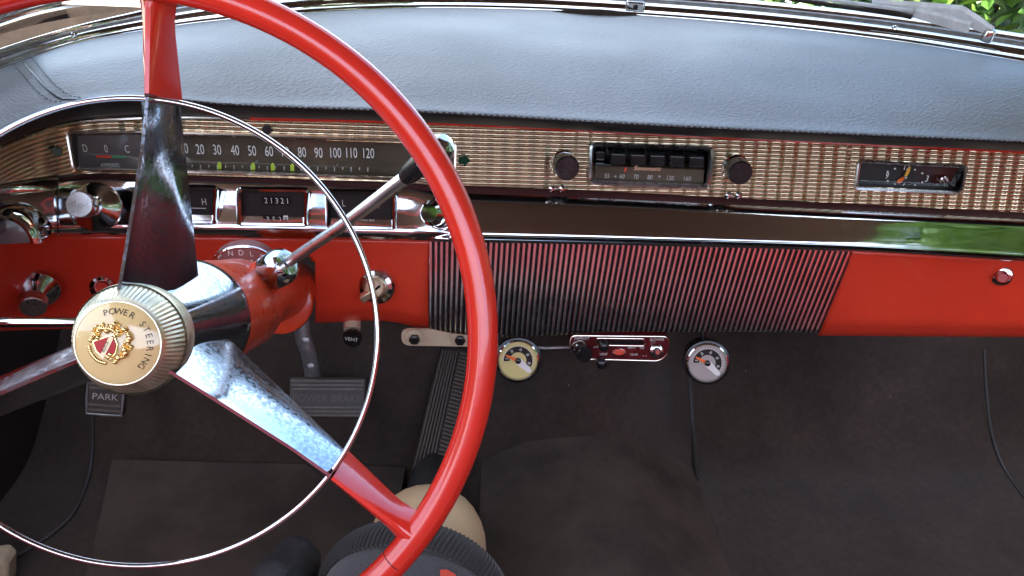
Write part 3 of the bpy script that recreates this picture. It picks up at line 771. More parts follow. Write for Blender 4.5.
mb.build('crest_shield', None, cap, smooth=False, mats=['enamel_red', 'gold', 'cream', 'dial'])

# ================================================================== STEERING COLUMN
COLM = thing('steering_column', 'orange-red painted steering column with gear quadrant behind the wheel hub', 'steering column', WC+WN*.47)
v, f = lathe([(.0975, .030), (.0975, .0435), (.101, .0440), (.165, .0430)], WC, WN, 56, cap0=False, cap1=False); link('upper_collar', v, f, 'orange_red', COLM)
v, f = lathe([(.165, .0405), (.1665, .0405)], WC, WN, 56, cap0=False, cap1=False); link('groove', v, f, 'black_plastic', COLM)
v, f = lathe([(.1665, .0425), (.235, .0425), (.246, .040), (.254, .0340), (.30, .0335), (.50, .0335)], WC, WN, 56, cap0=False); tubeo = link('column_tube', v, f, 'orange_red', COLM)
v, f = lathe([(.425, .034), (.427, .037), (.434, .038), (.438, .037), (.438, .030)], WC-E2*.013, WN, 56); link('base_flange', v, f, 'orange_red', COLM)
# quadrant
Yq = .735; qc = (243, 271)
arc = []
for i in range(25):
    t = pi*(1-i/24); arc.append((qc[0]+31*cos(t), qc[1]-24.5*sin(t)**.75))
A = [UY(x, y, Yq) for x, y in arc]; B = [p+V((0, .012, .002)) for p in A]; n = len(A)
qd = link('gear_quadrant', A+B, [tuple(range(n))]+[(i, i+1, n+i+1, n+i) for i in range(n-1)]+[tuple(range(2*n-1, n-1, -1))], 'quadrant', COLM, smooth=False)
mb = MB(); mb.add(*tube(A, .0016, 8)); mb.build('quadrant_rim', 'chrome_clean', qd)
mb = MB()
for s, x, y in [('P', 219.5, 256), ('N', 230.5, 253), ('D', 241, 252.5), ('L', 251.5, 253.5), ('R', 262, 257)]:
    ptext(mb, s, x, y, 6, Yq-.0006, .85); px_quad(mb, [(x+a*1.2, y+7.5+b*1.2) for a, b in [(-1, -1), (1, -1), (1, 1), (-1, 1)]], Yq-.0006)
mb.build('lettering', 'white', qd, smooth=False)

# ================================================================== GEAR LEVER
GL = thing('gear_lever', 'slim chrome gear lever with dark sleeve reaching right from the steering column', 'gear lever', UY(262, 285, .64))
P0 = UY(238, 295, .655); P1 = UY(278, 268.5, .640); P2 = UY(290, 261, .634); P3 = UY(405, 178, .575); P4 = UY(424, 161, .566); P5 = UY(438, 150, .558)
v, f = tube([P0, P0.lerp(P1, .4), P1], [.020, .0175, .0150], 24); link('boss', v, f, 'orange_red', GL)
ax = (P2-P1).normalized()
v, f = lathe([(-.012, .0155), (-.010, .0165), (.004, .0165), (.010, .0150), (.014, .0115), (.015, .006)], P1, ax, 32); link('ferrule', v, f, 'chrome', GL)
v, f = tube([P2, P2.lerp(P3, .5)+V((0, 0, -.002)), P3], [.0047, .0050, .0055], 16); link('rod', v, f, 'rod_chrome', GL)
v, f = tube([P3, P3.lerp(P4, .3), P4], [.0060, .0078, .0090], 20); link('sleeve', v, f, 'black_plastic', GL)
v, f = lathe([(-.012, .004), (-.010, .008), (-.004, .0112), (.004, .0112), (.010, .0075), (.012, .001)], P5, (P5-P3).normalized(), 28); link('knob', v, f, 'chrome_clean', GL)

# ================================================================== TURN SIGNAL LEVER
a, b = UY(118, 322.5, .55), UY(-60, 322.5, .55)
v, f = tube([a, a.lerp(b, .5), b], [.0036, .0038, .0040], 14); o = link('turn_signal_lever', v, f, 'chrome_clean')
tag(o, 'straight thin chrome stalk running left from behind the steering hub', 'stalk')

# ================================================================== WINDSHIELD
WS = thing('windshield', 'curved wraparound windshield glass in a chrome moulding behind the padded dash', 'windshield', (.24, 1.28, -.2))
mc = [UZ(px, MOULD(px), ZPf(px)) for px in [-110+5*i for i in range(259)]]
def mframe(i):
    t = mc[min(i+1, len(mc)-1)]-mc[max(i-1, 0)]; t.normalize(); return V((-t.y, t.x, 0)).normalized()
def mk(i): return .30+.55*ss(40, 300, -110+5*i)
def mould(prof):
    rows = []
    for (n_, z) in prof: rows.append([mc[i]+mframe(i)*(n_*mk(i))+V((0, 0, z*(.5+.5*ss(60, 260, -110+5*i)))) for i in range(len(mc))])
    return grid(rows)
v, f = mould([(-.002, -.004), (-.003, .001), (-.001, .004), (.004, .006), (.009, .0055), (.012, .001)]); moul = link('inner_bead', v, f, 'chrome_clean', WS, sharp=80)
v, f = mould([(.011, .000), (.0115, .006), (.014, .011), (.020, .0145), (.028, .0165), (.034, .015), (.038, .010)]); mo2 = link('moulding', v, f, 'chrome_clean', WS, sharp=80)
v, f = mould([(.037, .008), (.0375, .019), (.042, .0215), (.048, .019), (.049, .016)]); link('gasket', v, f, 'steel', WS, sharp=80)
v, f = mould([(.0485, .012), (.049, .024), (.053, .028), (.062, .0285), (.070, .024), (.072, .0), (.074, -.06)]); link('outer_trim', v, f, 'chrome', WS, sharp=80)
# glass
top = []; 
for p in mc: top.append(V((.24+(p.x-.24)*.80, p.y*.64+.02, .47)))
rowsW = []
for k in range(9):
    t = k/8; rowsW.append([(mc[i]+mframe(i)*.044+V((0, 0, .02))).lerp(top[i], t)+mframe(i)*(.03*sin(pi*t)) for i in range(len(mc))])
v, f = grid(rowsW); link('glass', v, f, 'glass', WS)
for px, py in [(82, 30), (412, 5), (888, 34)]:
    i = min(range(len(mc)), key=lambda i: abs(-110+5*i-px)); p = mc[i]+mframe(i)*(.022*mk(i))+V((0, 0, .0155*(.5+.5*ss(60, 260, px)))); ax = (V((0, 0, .75))-mframe(i)*.6).normalized()
    v, f = lathe([(-.002, .0042), (.001, .0042), (.0022, .003), (.0012, .0018), (.0026, .001)], p, ax, 18); link('screw', v, f, 'chrome', mo2)
i = min(range(len(mc)), key=lambda i: abs(-110+5*i-634)); nrm = mframe(i); tx = V((nrm.y, -nrm.x, 0))
mb = MB(); mb.add(*boxpts(mc[i]+nrm*.020+V((0, 0, .010)), tx*.015, nrm*.014, V((0, 0, .009)))); bevel(mb.build('joint_clip', 'chrome_clean', mo2), .003)
v, f = lathe([(0, .004), (.003, .0035), (.004, .001)], mc[i]+nrm*.006+V((0, 0, .010)), V((0, -.8, .6)), 14); link('screw', v, f, 'dial', mo2)

# ================================================================== WIPER
WI = thing('wiper', 'silver windshield wiper resting along the outer right glass edge', 'wiper', UY(985, 36, 1.14))
def yw(px): return UZ(px, MOULD(px)-17, ZP+.04).y+.09
def bar(mb, a, b, w0, w1, d0=.0, h=None, y0=None, y1=None):
    A = UY(a[0], a[1], (y0 or yw(a[0]))-d0); B = UY(b[0], b[1], (y1 or yw(b[0]))-d0); ax = (B-A).normalized()
    up = V((0, -.5, .85)); s = ax.cross(up).normalized(); up = s.cross(ax)
    hh = h or .003; rows = []
    for p, w in ((A, w0), (A.lerp(B, .5), (w0+w1)/2*1.1), (B, w1)):
        rows.append([p-up*w+s*hh, p-up*w-s*hh, p+up*w*.6-s*hh*1.2, p+up*w-s*hh*.2, p+up*w+s*hh*.2, p+up*w*.6+s*hh*1.2])
    v, f = grid(rows, True); f += [tuple(range(6)), tuple(range(12, 18))]; mb.add(v, f)
mb = MB(); bar(mb, (872, 5), (962, 13), .009, .011); bar(mb, (960, 13), (992, 31), .011, .006); bar(mb, (915, 12), (970, 27), .007, .008, .01); bevel(mb.build('arm', 'wiper', WI, smooth=False), .0016, 2)
mb = MB(); bar(mb, (745, -8), (905, 15.5), .0025, .0025, .004, .002); bar(mb, (860, 4), (912, 17), .0025, .003, .012, .002); mb.build('blade', 'rubber', WI, smooth=False)
mb = MB(); bar(mb, (740, -12), (915, 11), .002, .002, .008, .002); mb.build('blade_holder', 'wiper', WI, smooth=False)
p = UY(990, 32, yw(990)); v, f = lathe([(-.012, .008), (0, .0075), (.003, .006), (.004, .002)], p, V((0, -.3, 1)), 20); link('pivot', v, f, 'chrome', WI)

# ================================================================== FLOOR
FZ = -.85; TY = 1.03; TS = tan(radians(50))
TN = V((0, -sin(radians(50)), cos(radians(50)))); TP = V((0, TY, FZ))
def hump(x):
    q = abs(x-.235)/.20
    return 0 if q >= 1 else (1-q*q)**2
def floor_z(x, y): return FZ+.10*hump(x)*ss(.2, .5, y)+ (0 if y < TY-.05 else 0)
prof = [(-1.3, 0), (-.5, 0), (.3, 0), (.5, 0), (.65, 0), (.75, 0), (.85, 0), (.93, 0), (.98, .003), (1.02, .02), (1.06, .055), (1.10, .098), (1.16, .17), (1.22, .24), (1.28, .31), (1.32, .37), (1.34, .48), (1.34, .62)]
xs2 = [-.75+.0235*i for i in range(84)]
rowsF = []
for (y, z) in prof:
    k = 1-ss(1.05, 1.34, y)*.5
    rowsF.append([V((x, y-.10*hump(x)*ss(.9, 1.1, y), FZ+z+.085*hump(x)*k)) for x in xs2])
v, f = grid(spline(rowsF, 3)); fl = link('floor', v, f, 'carpet', sharp=80); fl['kind'] = 'structure'
def onfloor(px, py, lift=.003):
    """ray on to the floor / toe board"""
    d = ray(px, py); prev = None
    for i in range(2000):
        s = .4+i*.0008; p = d*s
        y, x = p.y, p.x
        z = floor_height(x, y)
        if p.z <= z+lift: return V((x, y, z+lift))
    return d*1.3
FP = [(y, z) for y, z in prof]
fh = PL([(y, z) for y, z in prof if y < 1.34])
def floor_height(x, y):
    yy = y+.10*hump(x)*ss(.9, 1.1, y); k = 1-ss(1.05, 1.34, yy)*.5
    return FZ+fh(min(yy, 1.339))+.085*hump(x)*k
# piping cords on the carpet
for pts, lab, r in [([(689, 368), (691, 400), (694, 440), (697, 480)], 'straight dark piping cord beside the transmission hump carpet', .0035),
               ([(984, 350), (986, 385), (991, 430), (1004, 468), (1030, 505)], 'curved thin piping edge at the far right of the carpet', .003),
               ([(92, 410), (92, 450), (86, 485), (72, 515), (48, 537), (18, 556)], 'curved piping edge on the carpet left of the driver mat', .003)]:
    P = [onfloor(x, y, .002) for x, y in pts]; rws = spline([[p] for p in P], 6); v, f = tube([r_[0] for r_ in rws], r, 8)
    tag(link('piping_cord', v, f, 'piping'), lab, 'piping', 'piping cords on the carpet')
# mats
def mat_patch(name, quad_rows, label, mat, th=.006, cat='floor mat'):
    rows = [[onfloor(x, y, .002+th) for x, y in r] for r in quad_rows]
    v, f = grid(rows); o = link(name, v, f, mat, sharp=60); md = o.modifiers.new('thickness', 'SOLIDIFY'); md.thickness = th; md.offset = -1; md = o.modifiers.new('edges', 'EDGE_SPLIT'); md.split_angle = radians(40)
    return tag(o, label, cat)
rowsM = []
for k in range(15):
    t = k/14; xl = 113-34*t-8*t*t; xr = 405-25*t
    rowsM.append([(xl+(xr-xl)*j/20, 462+(470-462)*j/20+t*(640-465)) for j in range(21)])
mat_patch('floor_mat', rowsM, 'dark brown cloth floor mat under the pedals on the driver side', 'mat')
rowsM = []
for k in range(19):
    t = k/18; row = []
    for j in range(25):
        q = j/24; yt = 433+ (abs(q-.5)*2)**2.2*30+q*6; xl = 482-8*t; xr = 692+ 66*t
        row.append((xl+(xr-xl)*q, yt+(650-yt)*t))
    rowsM.append(row)
mat_patch('hump_mat', rowsM, 'dark grey carpet mat with arched front edge over the centre hump', 'hump', .0015)
# a stain / small leaf on the driver mat
mb = MB(); P = [onfloor(x, y, .0105) for x, y in [(152, 552), (158, 541), (163, 538), (166, 545), (165, 551), (158, 554)]]
mb.add(P, [tuple(range(6))]); o = mb.build('dry_leaf', 'stem', smooth=False); tag(o, 'tiny tan dry leaf scrap lying on the driver floor mat', 'leaf')
md = o.modifiers.new('thickness', 'SOLIDIFY'); md.thickness = .0006

# ================================================================== PEDALS
def pedal_slab(quad, y_top, y_bot, th, ribs, mat, parent, name):
    P = [UY(quad[0][0], quad[0][1], y_top), UY(quad[1][0], quad[1][1], y_top), UY(quad[2][0], quad[2][1], y_bot), UY(quad[3][0], quad[3][1], y_bot)]
    n = (P[1]-P[0]).cross(P[3]-P[0]).normalized()
    if n.y > 0: n = -n
    mb = MB(); A = P; B = [p-n*th for p in P]
    mb.add(A+B, [(0, 1, 2, 3), (7, 6, 5, 4)]+[(i, (i+1) % 4, 4+(i+1) % 4, 4+i) for i in range(4)])
    o = bevel(mb.build(name, mat, parent, smooth=True, sharp=30), .004, 3)
    def pt(u, w, h=0): return (P[0].lerp(P[1], u)).lerp(P[3].lerp(P[2], u), w)+n*h
    return o, pt, n
BP = thing('brake_pedal', 'wide worn rubber brake pedal on a steel arm left of the accelerator', 'pedal', UY(325, 418, 1.0))
o, pt, n = pedal_slab([(288, 377.5), (367, 378), (364, 418.5), (288, 418)], 1.015, .985, .018, 0, 'pedal_rubber', BP, 'pedal_pad')
mb = MB()
for w in (.07, .17, .27, .72, .82, .92):
    mb.add(*boxpts(pt(.5, w, .0010), (pt(.96, w)-pt(.04, w))*.5, (pt(.5, w+.03)-pt(.5, w))*.8, n*.0032))
mb.build('ridges', 'rib_rubber', o, smooth=False)
mb = MB(); ex = (pt(1, .5)-pt(0, .5)).normalized(); ey = (pt(.5, 0)-pt(.5, 1)).normalized(); add_text(mb, 'POWER BRAKE', pt(.5, .5, .0015), ex, ey, .0115, .92, th=0); mb.build('lettering', 'worn_letter', o, smooth=False)
mb = MB(); mb.add([pt(.03, .37, .0006), pt(.97, .37, .0006), pt(.97, .62, .0006), pt(.03, .62, .0006)], [(0, 1, 2, 3)]); mb.build('text_panel', 'pedal_rubber', o, smooth=False)
arm = [UY(303, 300, 1.05), UY(303, 335, 1.035), UY(309, 355, 1.03), UY(314, 385, 1.03)]
mb = MB(); rws = [r_[0] for r_ in spline([[p] for p in arm], 5)]
mb.add(*tube(rws, [.012]*len(rws), 10, sx=.9)); ar = mb.build('pedal_arm', 'steel', BP)
for x, y in [(306, 340), (311, 366)]:
    v, f = lathe([(0, .0055), (.004, .0055), (.005, .003)], UY(x, y, 1.021), V((0, -1, .4)), 14); link('bolt', v, f, 'steel', ar)
PP = thing('parking_brake_pedal', 'small square parking brake pedal lettered PARK below the steering hub', 'pedal', UY(105, 417, .93))
o, pt, n = pedal_slab([(87, 378), (126, 381), (123, 417), (85, 414.5)], .94, .92, .014, 0, 'pedal_rubber', PP, 'pedal_pad')
mb = MB()
for w in (.70, .84): mb.add(*boxpts(pt(.5, w, .0010), (pt(.92, w)-pt(.08, w))*.5, (pt(.5, w+.03)-pt(.5, w)), n*.0016))
for w in (.12, .24): mb.add(*boxpts(pt(.5, w, .0010), (pt(.92, w)-pt(.08, w))*.5, (pt(.5, w+.03)-pt(.5, w)), n*.0016))
mb.build('ridges', 'rib_rubber', o, smooth=False)
mb = MB(); ex = (pt(1, .5)-pt(0, .5)).normalized(); ey = (pt(.5, 0)-pt(.5, 1)).normalized(); add_text(mb, 'PARK', pt(.5, .47, .0012), ex, ey, .0085, 1.15, th=0); mb.build('lettering', 'dim_white', o, smooth=False)
mb = MB(); mb.add(*tube([pt(u, w, .001) for u, w in [(.04, .04), (.5, .03), (.96, .04), (.97, .5), (.96, .96), (.5, .97), (.04, .96), (.03, .5)]], .0018, 8, closed=True)); mb.build('edge_trim', 'steel', o)
v, f = tube([UY(112, 385, .955), UY(120, 360, 1.02), UY(126, 340, 1.08)], .008, 10); link('pedal_arm', v, f, 'rubber', PP)
AP = thing('accelerator_pedal', 'long ribbed rubber accelerator pedal slanting up the toe board', 'pedal', onfloor(428, 474))
q = [(441, 348), (472, 348), (448, 474), (410, 471)]
Pq = [onfloor(*c, .022) for c in q]; n = (Pq[1]-Pq[0]).cross(Pq[3]-Pq[0]).normalized(); n = -n if n.y > 0 else n
mb = MB(); mb.add(Pq+[p-n*.010 for p in Pq], [(0, 1, 2, 3), (7, 6, 5, 4)]+[(i, (i+1) % 4, 4+(i+1) % 4, 4+i) for i in range(4)])
o = bevel(mb.build('pedal_plate', 'rubber', AP, sharp=30), .003)
def pt(u, w, h=0): return (Pq[0].lerp(Pq[1], u)).lerp(Pq[3].lerp(Pq[2], u), w)+n*h
mb = MB()
for i in range(6):
    u = .08+i*.09; A = [pt(u, .03), pt(u+.045, .03), pt(u+.045, .97), pt(u, .97)]
    mb.add(A+[p+n*.0032 for p in A], [(4, 5, 6, 7)]+[(i_, (i_+1) % 4, 4+(i_+1) % 4, 4+i_) for i_ in range(4)])
for i in range(30):
    w = .04+i*.031; A = [pt(.64, w), pt(.95, w+.02), pt(.95, w+.036), pt(.64, w+.016)]
    mb.add(A+[p+n*.0028 for p in A], [(4, 5, 6, 7)]+[(i_, (i_+1) % 4, 4+(i_+1) % 4, 4+i_) for i_ in range(4)])
mb.build('tread', 'worn_letter', o, smooth=False)

# ================================================================== UNDER-DASH ITEMS
VK = thing('vent_knob', 'small black round knob lettered VENT on a cream stem under the dash', 'knob', UY(352, 338, .87))
v, f = tube([UY(352, 318, .90), UY(352, 330, .885)], .009, 12, sx=1.2); link('stem', v, f, 'cream_metal', VK)
p = UY(352, 338.5, .868); ax = V((-.2, -.95, .12)).normalized()
v, f = lathe([(-.012, .008), (-.006, .0115), (.0, .0122), (.002, .0110), (.002, .0003)], p, ax, 28); kk = link('knob', v, f, 'black_plastic', VK)
x, y, a = frame_of(ax); mb = MB(); add_text(mb, 'VENT', p+ax*.0025, x if x.x > 0 else -x, y if y.z > 0 else -y, .0048, 1.0, th=0); mb.build('lettering', 'white', kk, smooth=False)
BR = thing('mounting_bracket', 'cream painted metal bracket with two dark bolts under the ribbed grille', 'bracket', UY(435, 345, .868))
c = [(401, 329.5), (492, 330.5), (492, 347), (402, 345.5)]
lp = rounded(c, 9); A = [UY(x, y, .866) for x, y in lp]; B = [p+V((0, .004, 0)) for p in A]; n = len(A)
br = link('plate', A+B, [tuple(range(n)), tuple(range(2*n-1, n-1, -1))]+[(i, (i+1) % n, n+(i+1) % n, n+i) for i in range(n)], 'cream_metal', BR, sharp=30)
for x, y in [(414.5, 336.5), (460, 337.5)]:
    p = UY(x, y, .865); v, f = lathe([(0, .0115), (.0025, .0115), (.003, .009), (.003, .006)], p, V((0, -1, 0)), 28); wa = link('washer', v, f, 'cream_metal', br)
    v, f = lathe([(.002, .0068), (.008, .0068), (.009, .005), (.009, .0003)], p+V((0, 0, -.001)), V((0, -1, 0)), 6); link('bolt', v, f, 'black_plastic', wa, smooth=False)

def round_gauge(cx, cy, label, face, loc):
    G = thing('round_gauge', label, 'gauge', UY(cx, cy, .87), 'round gauges hung under the dash')
    p = UY(cx, cy, .862); ax = (V((0, 0, 0))-p).normalized().lerp(V((0, -1, .1)), .5).normalized(); k = .00120
    v, f = lathe([(-.045, 21*k), (-.01, 24*k), (-.004, 25.5*k), (.001, 25*k), (.002, 22.5*k)], p, ax, 56); hs = link('housing', v, f, 'black_plastic', G)
    v, f = lathe([(.001, 22.6*k), (.0045, 22.4*k), (.0052, 21*k), (.002, 19.8*k)], p, ax, 56, cap0=False, cap1=False); link('chrome_ring', v, f, 'chrome_clean', G)
    v, f = lathe([(.001, 20.5*k), (.0022, 20.3*k), (.0022, .0003)], p, ax, 48, cap0=False); fc = link('gauge_face', v, f, face, G)
    x, y, a = frame_of(ax); x = x if x.x > 0 else -x; y = y if y.z > 0 else -y
    o = p+ax*.0027
    def pol(r, t): return o+(x*cos(radians(t))+y*sin(radians(t)))*r*k
    mb = MB(); n = 24; v = [pol(9, 185-i*(210/n)) for i in range(n+1)]+[pol(15.5, 185-i*(210/n)) for i in range(n+1)]
    mb.add(v, [(i, i+1, n+2+i, n+1+i) for i in range(n)]); mb.build('scale_band', 'dial', fc, smooth=False)
    o = p+ax*.0031; mb = MB()
    for i, s in enumerate(('0', '20', '40', '60', '80')):
        t = 172-i*46; tt = radians(t); add_text(mb, s, pol(12.2, t), x*sin(tt)-y*cos(tt), x*cos(tt)+y*sin(tt), .0040, .6, th=0)
    for i in range(21):
        t = 180-i*10; mb.add([pol(15.4, t-1), pol(15.4, t+1), pol(17.6, t+1), pol(17.6, t-1)], [(0, 1, 2, 3)])
    mb.build('numerals', 'white', fc, smooth=False)
    o = p+ax*.0040; mb = MB(); d = 158
    mb.add([pol(2.4, d+90), pol(14.5, d+3), pol(14.5, d-3), pol(2.4, d-90)], [(0, 1, 2, 3)]); mb.build('needle', 'orange', fc, smooth=False)
    o = p+ax*.0046; mb = MB(); d = -40
    mb.add([pol(4, d+80), pol(17, d+9), pol(19, d), pol(17, d-9), pol(4, d-80), pol(3, d+180)], [(0, 1, 2, 3, 4, 5)]); mb.build('needle_tail', 'tail_white', fc, smooth=False)
    v, f = lathe([(0, 3.4*k), (.003, 3.0*k), (.004, 1.2*k)], p+ax*.004, ax, 20); link('hub', v, f, 'black_plastic', fc)
    v, f = tube([p-ax*.03, p+V((0, .03, .03))-ax*.01, p+V((0, .05, .05))], .004, 8); link('hanger', v, f, 'black_plastic', G)
    return G
round_gauge(518, 360, 'round black gauge with yellowish face hanging just right of the wheel rim', 'gauge_yellow', 0)
round_gauge(707, 362.5, 'round black gauge with silver face hanging right of the heater control', 'gauge_silver', 1)

HC = thing('heater_control', 'maroon heater control panel with black knob hanging under the ribbed grille', 'heater control', UY(620, 362, .872))
HP = [(569.5, 335), (669, 336), (670, 352), (660, 361.5), (583, 359.5), (569, 349)]
yh = lambda x, y: .858+.004*(345-y)/25
lp = rounded(HP, 6); A = [UY(x, y, yh(x, y)) for x, y in lp]; B = [p+V((0, .03, .004)) for p in A]; n = len(A)
hp = link('panel', A+B, [tuple(range(n))]+[(i, (i+1) % n, n+(i+1) % n, n+i) for i in range(n)], 'maroon', HC, sharp=30)
mb = MB(); mb.add(*tube([UY(x, y, yh(x, y)-.0005) for x, y in rounded(inset(HP, .6), 6)], .0011, 8, closed=True)); mb.build('border', 'bronze', hp)
mb = MB(); px_quad(mb, [(598, 340), (643, 340.6), (643, 344.4), (598, 343.6)], .8575); mb.build('slot', 'black_plastic', hp, smooth=False)
mb = MB(); mb.add(*tube([UY(x, y, .8572) for x, y in rounded([(596, 338.2), (645, 338.8), (645, 346), (596, 345.2)], 3)], .0007, 6, closed=True)); mb.build('slot_rim', 'bronze', hp)
mb = MB()
for s, x, y, h in [('DEFROST', 582, 338, 3.0), ('BLOWER', 657, 339.4, 3.0), ('HEAT', 632, 347.5, 2.6), ('ON', 642, 347.8, 2.4), ('VENT', 603.5, 354, 2.8), ('TEMP.', 634, 354.6, 2.8), ('OFF', 644.5, 356.6, 2.4), ('OFF', 596, 347, 2.4)]:
    ptext(mb, s, x, y, h, .8565, .85)
mb.build('lettering', 'white', hp, smooth=False)
p = UY(619, 352.2, .857); v, f = lathe([(0, .0095), (.001, .009), (.002, .0003)], p, V((0, -1, .2)), 28); ov = link('emblem', v, f, 'chrome', hp)
for vt in ov.data.vertices: vt.co = V((p.x+(vt.co.x-p.x)*1.0, vt.co.y, p.z+(vt.co.z-p.z)*.62))
p = UY(619, 352.2, .8545); v, f = lathe([(0, .0072), (.0006, .0003)], p, V((0, -1, .2)), 28); ov = link('emblem_inset', v, f, 'red_mark', hp)
for vt in ov.data.vertices: vt.co = V((vt.co.x, vt.co.y, p.z+(vt.co.z-p.z)*.55))
k = .00118
o = knob(579.5, 346.5, .858, 584.5, 355.5, .030, 'defrost_knob', HC, [(-.05, 9.5*k), (.1, 9.5*k), (.25, 7*k), (.35, 5*k)], [(.2, 5*k), (.5, 8*k), (.97, 8.5*k), (1, 7.5*k)], 'chrome', 'black_plastic')
o = knob(656, 350, .858, 657.5, 352, .012, 'blower_knob', HC, [(-.05, 9*k), (.1, 9*k), (.4, 7*k), (.5, 4.5*k)], [(.3, 4.2*k), (1.0, 3.8*k), (1.2, 2.5*k)], 'chrome', 'chrome_clean')
for a, b in [((602, 341), (604, 347)), ((600, 358), (602, 365))]:
    A = UY(a[0], a[1], .86); B = UY(b[0], b[1], .838)
    v, f = lathe([(0, .003), (.4*(B-A).length, .003), (.5*(B-A).length, .0062), (.95*(B-A).length, .0068), (1.05*(B-A).length, .004), (1.08*(B-A).length, .0003)], A, (B-A).normalized(), 20); link('slide_lever', v, f, 'black_plastic', HC)
# bracket wire left of heater control
v, f = tube([UY(515, 345, .90), UY(545, 348, .895), UY(575, 347, .895)], .0022, 8); o = link('support_rod', v, f, 'steel', HC)

# ================================================================== CAR BODY (doors, kick panels, roof, firewall) AND SEAT
BODY = thing('car_body', 'dark cabin shell of the car with kick panels at both sides of the footwell', 'car body', (.24, 0, FZ))
def slab(name, a, b, c, d, th, mat, n_):
    P = [V(p) for p in (a, b, c, d)]; mb = MB(); mb.add(P+[p+V(n_)*th for p in P], [(0, 1, 2, 3), (7, 6, 5, 4)]+[(i, (i+1) % 4, 4+(i+1) % 4, 4+i) for i in range(4)])
    return bevel(mb.build(name, mat, BODY, smooth=False), .004)
slab('kick_panel', (-.64, .62, FZ-.02), (-.60, 1.34, FZ-.02), (-.56, 1.34, -.30), (-.60, .62, -.30), .03, 'vinyl', (-1, 0, 0))
slab('kick_panel', (1.12, .72, FZ-.02), (1.06, 1.34, FZ-.02), (1.04, 1.34, -.30), (1.10, .72, -.30), .03, 'vinyl', (1, 0, 0))
slab('door', (-.66, -1.2, FZ-.02), (-.66, .66, FZ-.02), (-.62, .66, -.24), (-.62, -1.2, -.20), .05, 'red_paint', (-1, 0, 0))
slab('door', (1.16, -1.2, FZ-.02), (1.16, .76, FZ-.02), (1.13, .76, -.24), (1.13, -1.2, -.12), .05, 'red_paint', (1, 0, 0))
slab('firewall', (-.75, 1.35, FZ), (1.2, 1.35, FZ), (1.2, 1.35, -.235), (-.75, 1.35, -.235), .02, 'vinyl', (0, 1, 0))
rowsR = []
for i in range(13):
    y = .84-1.5*i/12; rowsR.append([V((-.66+1.80*j/16, y - (.22*abs(j/8-1)**2.5 if i == 0 else 0), (.48)+.05*(1-(j/8-1)**2)+.03*sin(pi*i/12))) for j in range(17)])
v, f = grid(rowsR); rf = link('roof', v, f, 'headliner', BODY); md = rf.modifiers.new('thickness', 'SOLIDIFY'); md.thickness = .03; md.offset = 1  # unseen roof, set high and cut short to let more light in
slab('rear_bulkhead', (-.66, -1.2, -.12), (1.14, -1.2, -.12), (1.14, -1.2, FZ), (-.66, -1.2, FZ), .03, 'headliner', (0, -1, 0))
SEAT = thing('bench_seat', 'red vinyl front bench seat behind the steering wheel', 'seat', (.24, -.2, FZ))
def cushion(name, o, hx, hy, hz, mat, bev=.05):
    mb = MB(); mb.add(*boxpts(V(o), V((hx, 0, 0)), V(hy), V(hz))); ob = mb.build(name, mat, SEAT, sharp=30); return bevel(ob, bev, 5)
cushion('seat_cushion', (.24, -.17, -.655), .87, (0, .29, .02), (0, -.02, .095), 'seat_black')
cushion('backrest', (.24, -.58, -.31), .885, (0, .07, .01), (0, -.08, .30), 'seat_red')
cushion('seat_base', (.24, -.17, -.80), .76, (0, .24, 0), (0, 0, .05), 'seat_black', .01)

# ================================================================== DRIVER (right leg)
PER = thing('person', 'seated driver with right knee bent, in grey shorts with ribbed dark hem', 'person', (-.1, .0, -.6))
knee = UY(426, 545, .60)
hip = V((-.13, -.02, -.60)); ank = V((knee.x-.01, .78, -.79)); toe = V((knee.x, .89, -.80))
body_path = [(hip, .085), (hip.lerp(knee, .35), .080), (hip.lerp(knee, .7), .066), (hip.lerp(knee, .88), .062), (knee+V((0, -.012, .002)), .061), (knee+V((0, .014, -.010)), .057), (knee.lerp(ank, .25)+V((0,-.02,0)), .049), (knee.lerp(ank, .5), .046), (knee.lerp(ank, .8), .034), (ank, .030), (ank.lerp(toe, .4)+V((0, 0, -.02)), .030), (ank.lerp(toe, .8)+V((0, 0, -.02)), .024)]
rws = spline([[p, V((r, 0, 0))] for p, r in body_path], 5)
v, f = tube([r_[0] for r_ in rws], [r_[1].x for r_ in rws], 28); link('body', v, f, 'skin', PER, sharp=80)
# shorts leg: loose tube ending in a hem ring
hc = UY(413, 601, .525); tdir = (knee-hip).normalized()
hx = tdir.cross(V((0, 0, 1))).normalized(); hy = hx.cross(tdir)
def ringpt(c, a, b, t): return c+hx*(a*cos(t))+hy*(b*sin(t))
rowsS = []
cen = hc
for k, (back, a, b) in enumerate([(.0, .080, .076), (.006, .083, .079), (.02, .085, .081), (.06, .086, .082), (.12, .092, .086), (.2, .10, .092), (.32, .11, .10), (.5, .12, .11)]):
    c = cen-tdir*back; rowsS.append([ringpt(c, a, b*(1+.03*sin(3*t_)), t_) for t_ in [2*pi*i/48 for i in range(48)]])
v, f = grid(rowsS, True); sh = link('shorts', v, f, 'felt', PER, sharp=80); md = sh.modifiers.new('thickness', 'SOLIDIFY'); md.thickness = .003; md.offset = -1
# ribbed hem: a ring with slanting cords
mb = MB(); nn = 120
for i in range(nn):
    pts = []
    for q in range(7):
        w = q/6; t = 2*pi*(i+ .9*w*2)/nn; c = cen+tdir*(.016-.030*w); rr_ = .0835+.0040*sin(pi*w)
        pts.append(ringpt(c, rr_+.002, rr_-.002, t))
    mb.add(*tube(pts, .0027, 5))
mb.build('hem', 'braid', sh)
p = UY(446, 574, .46)
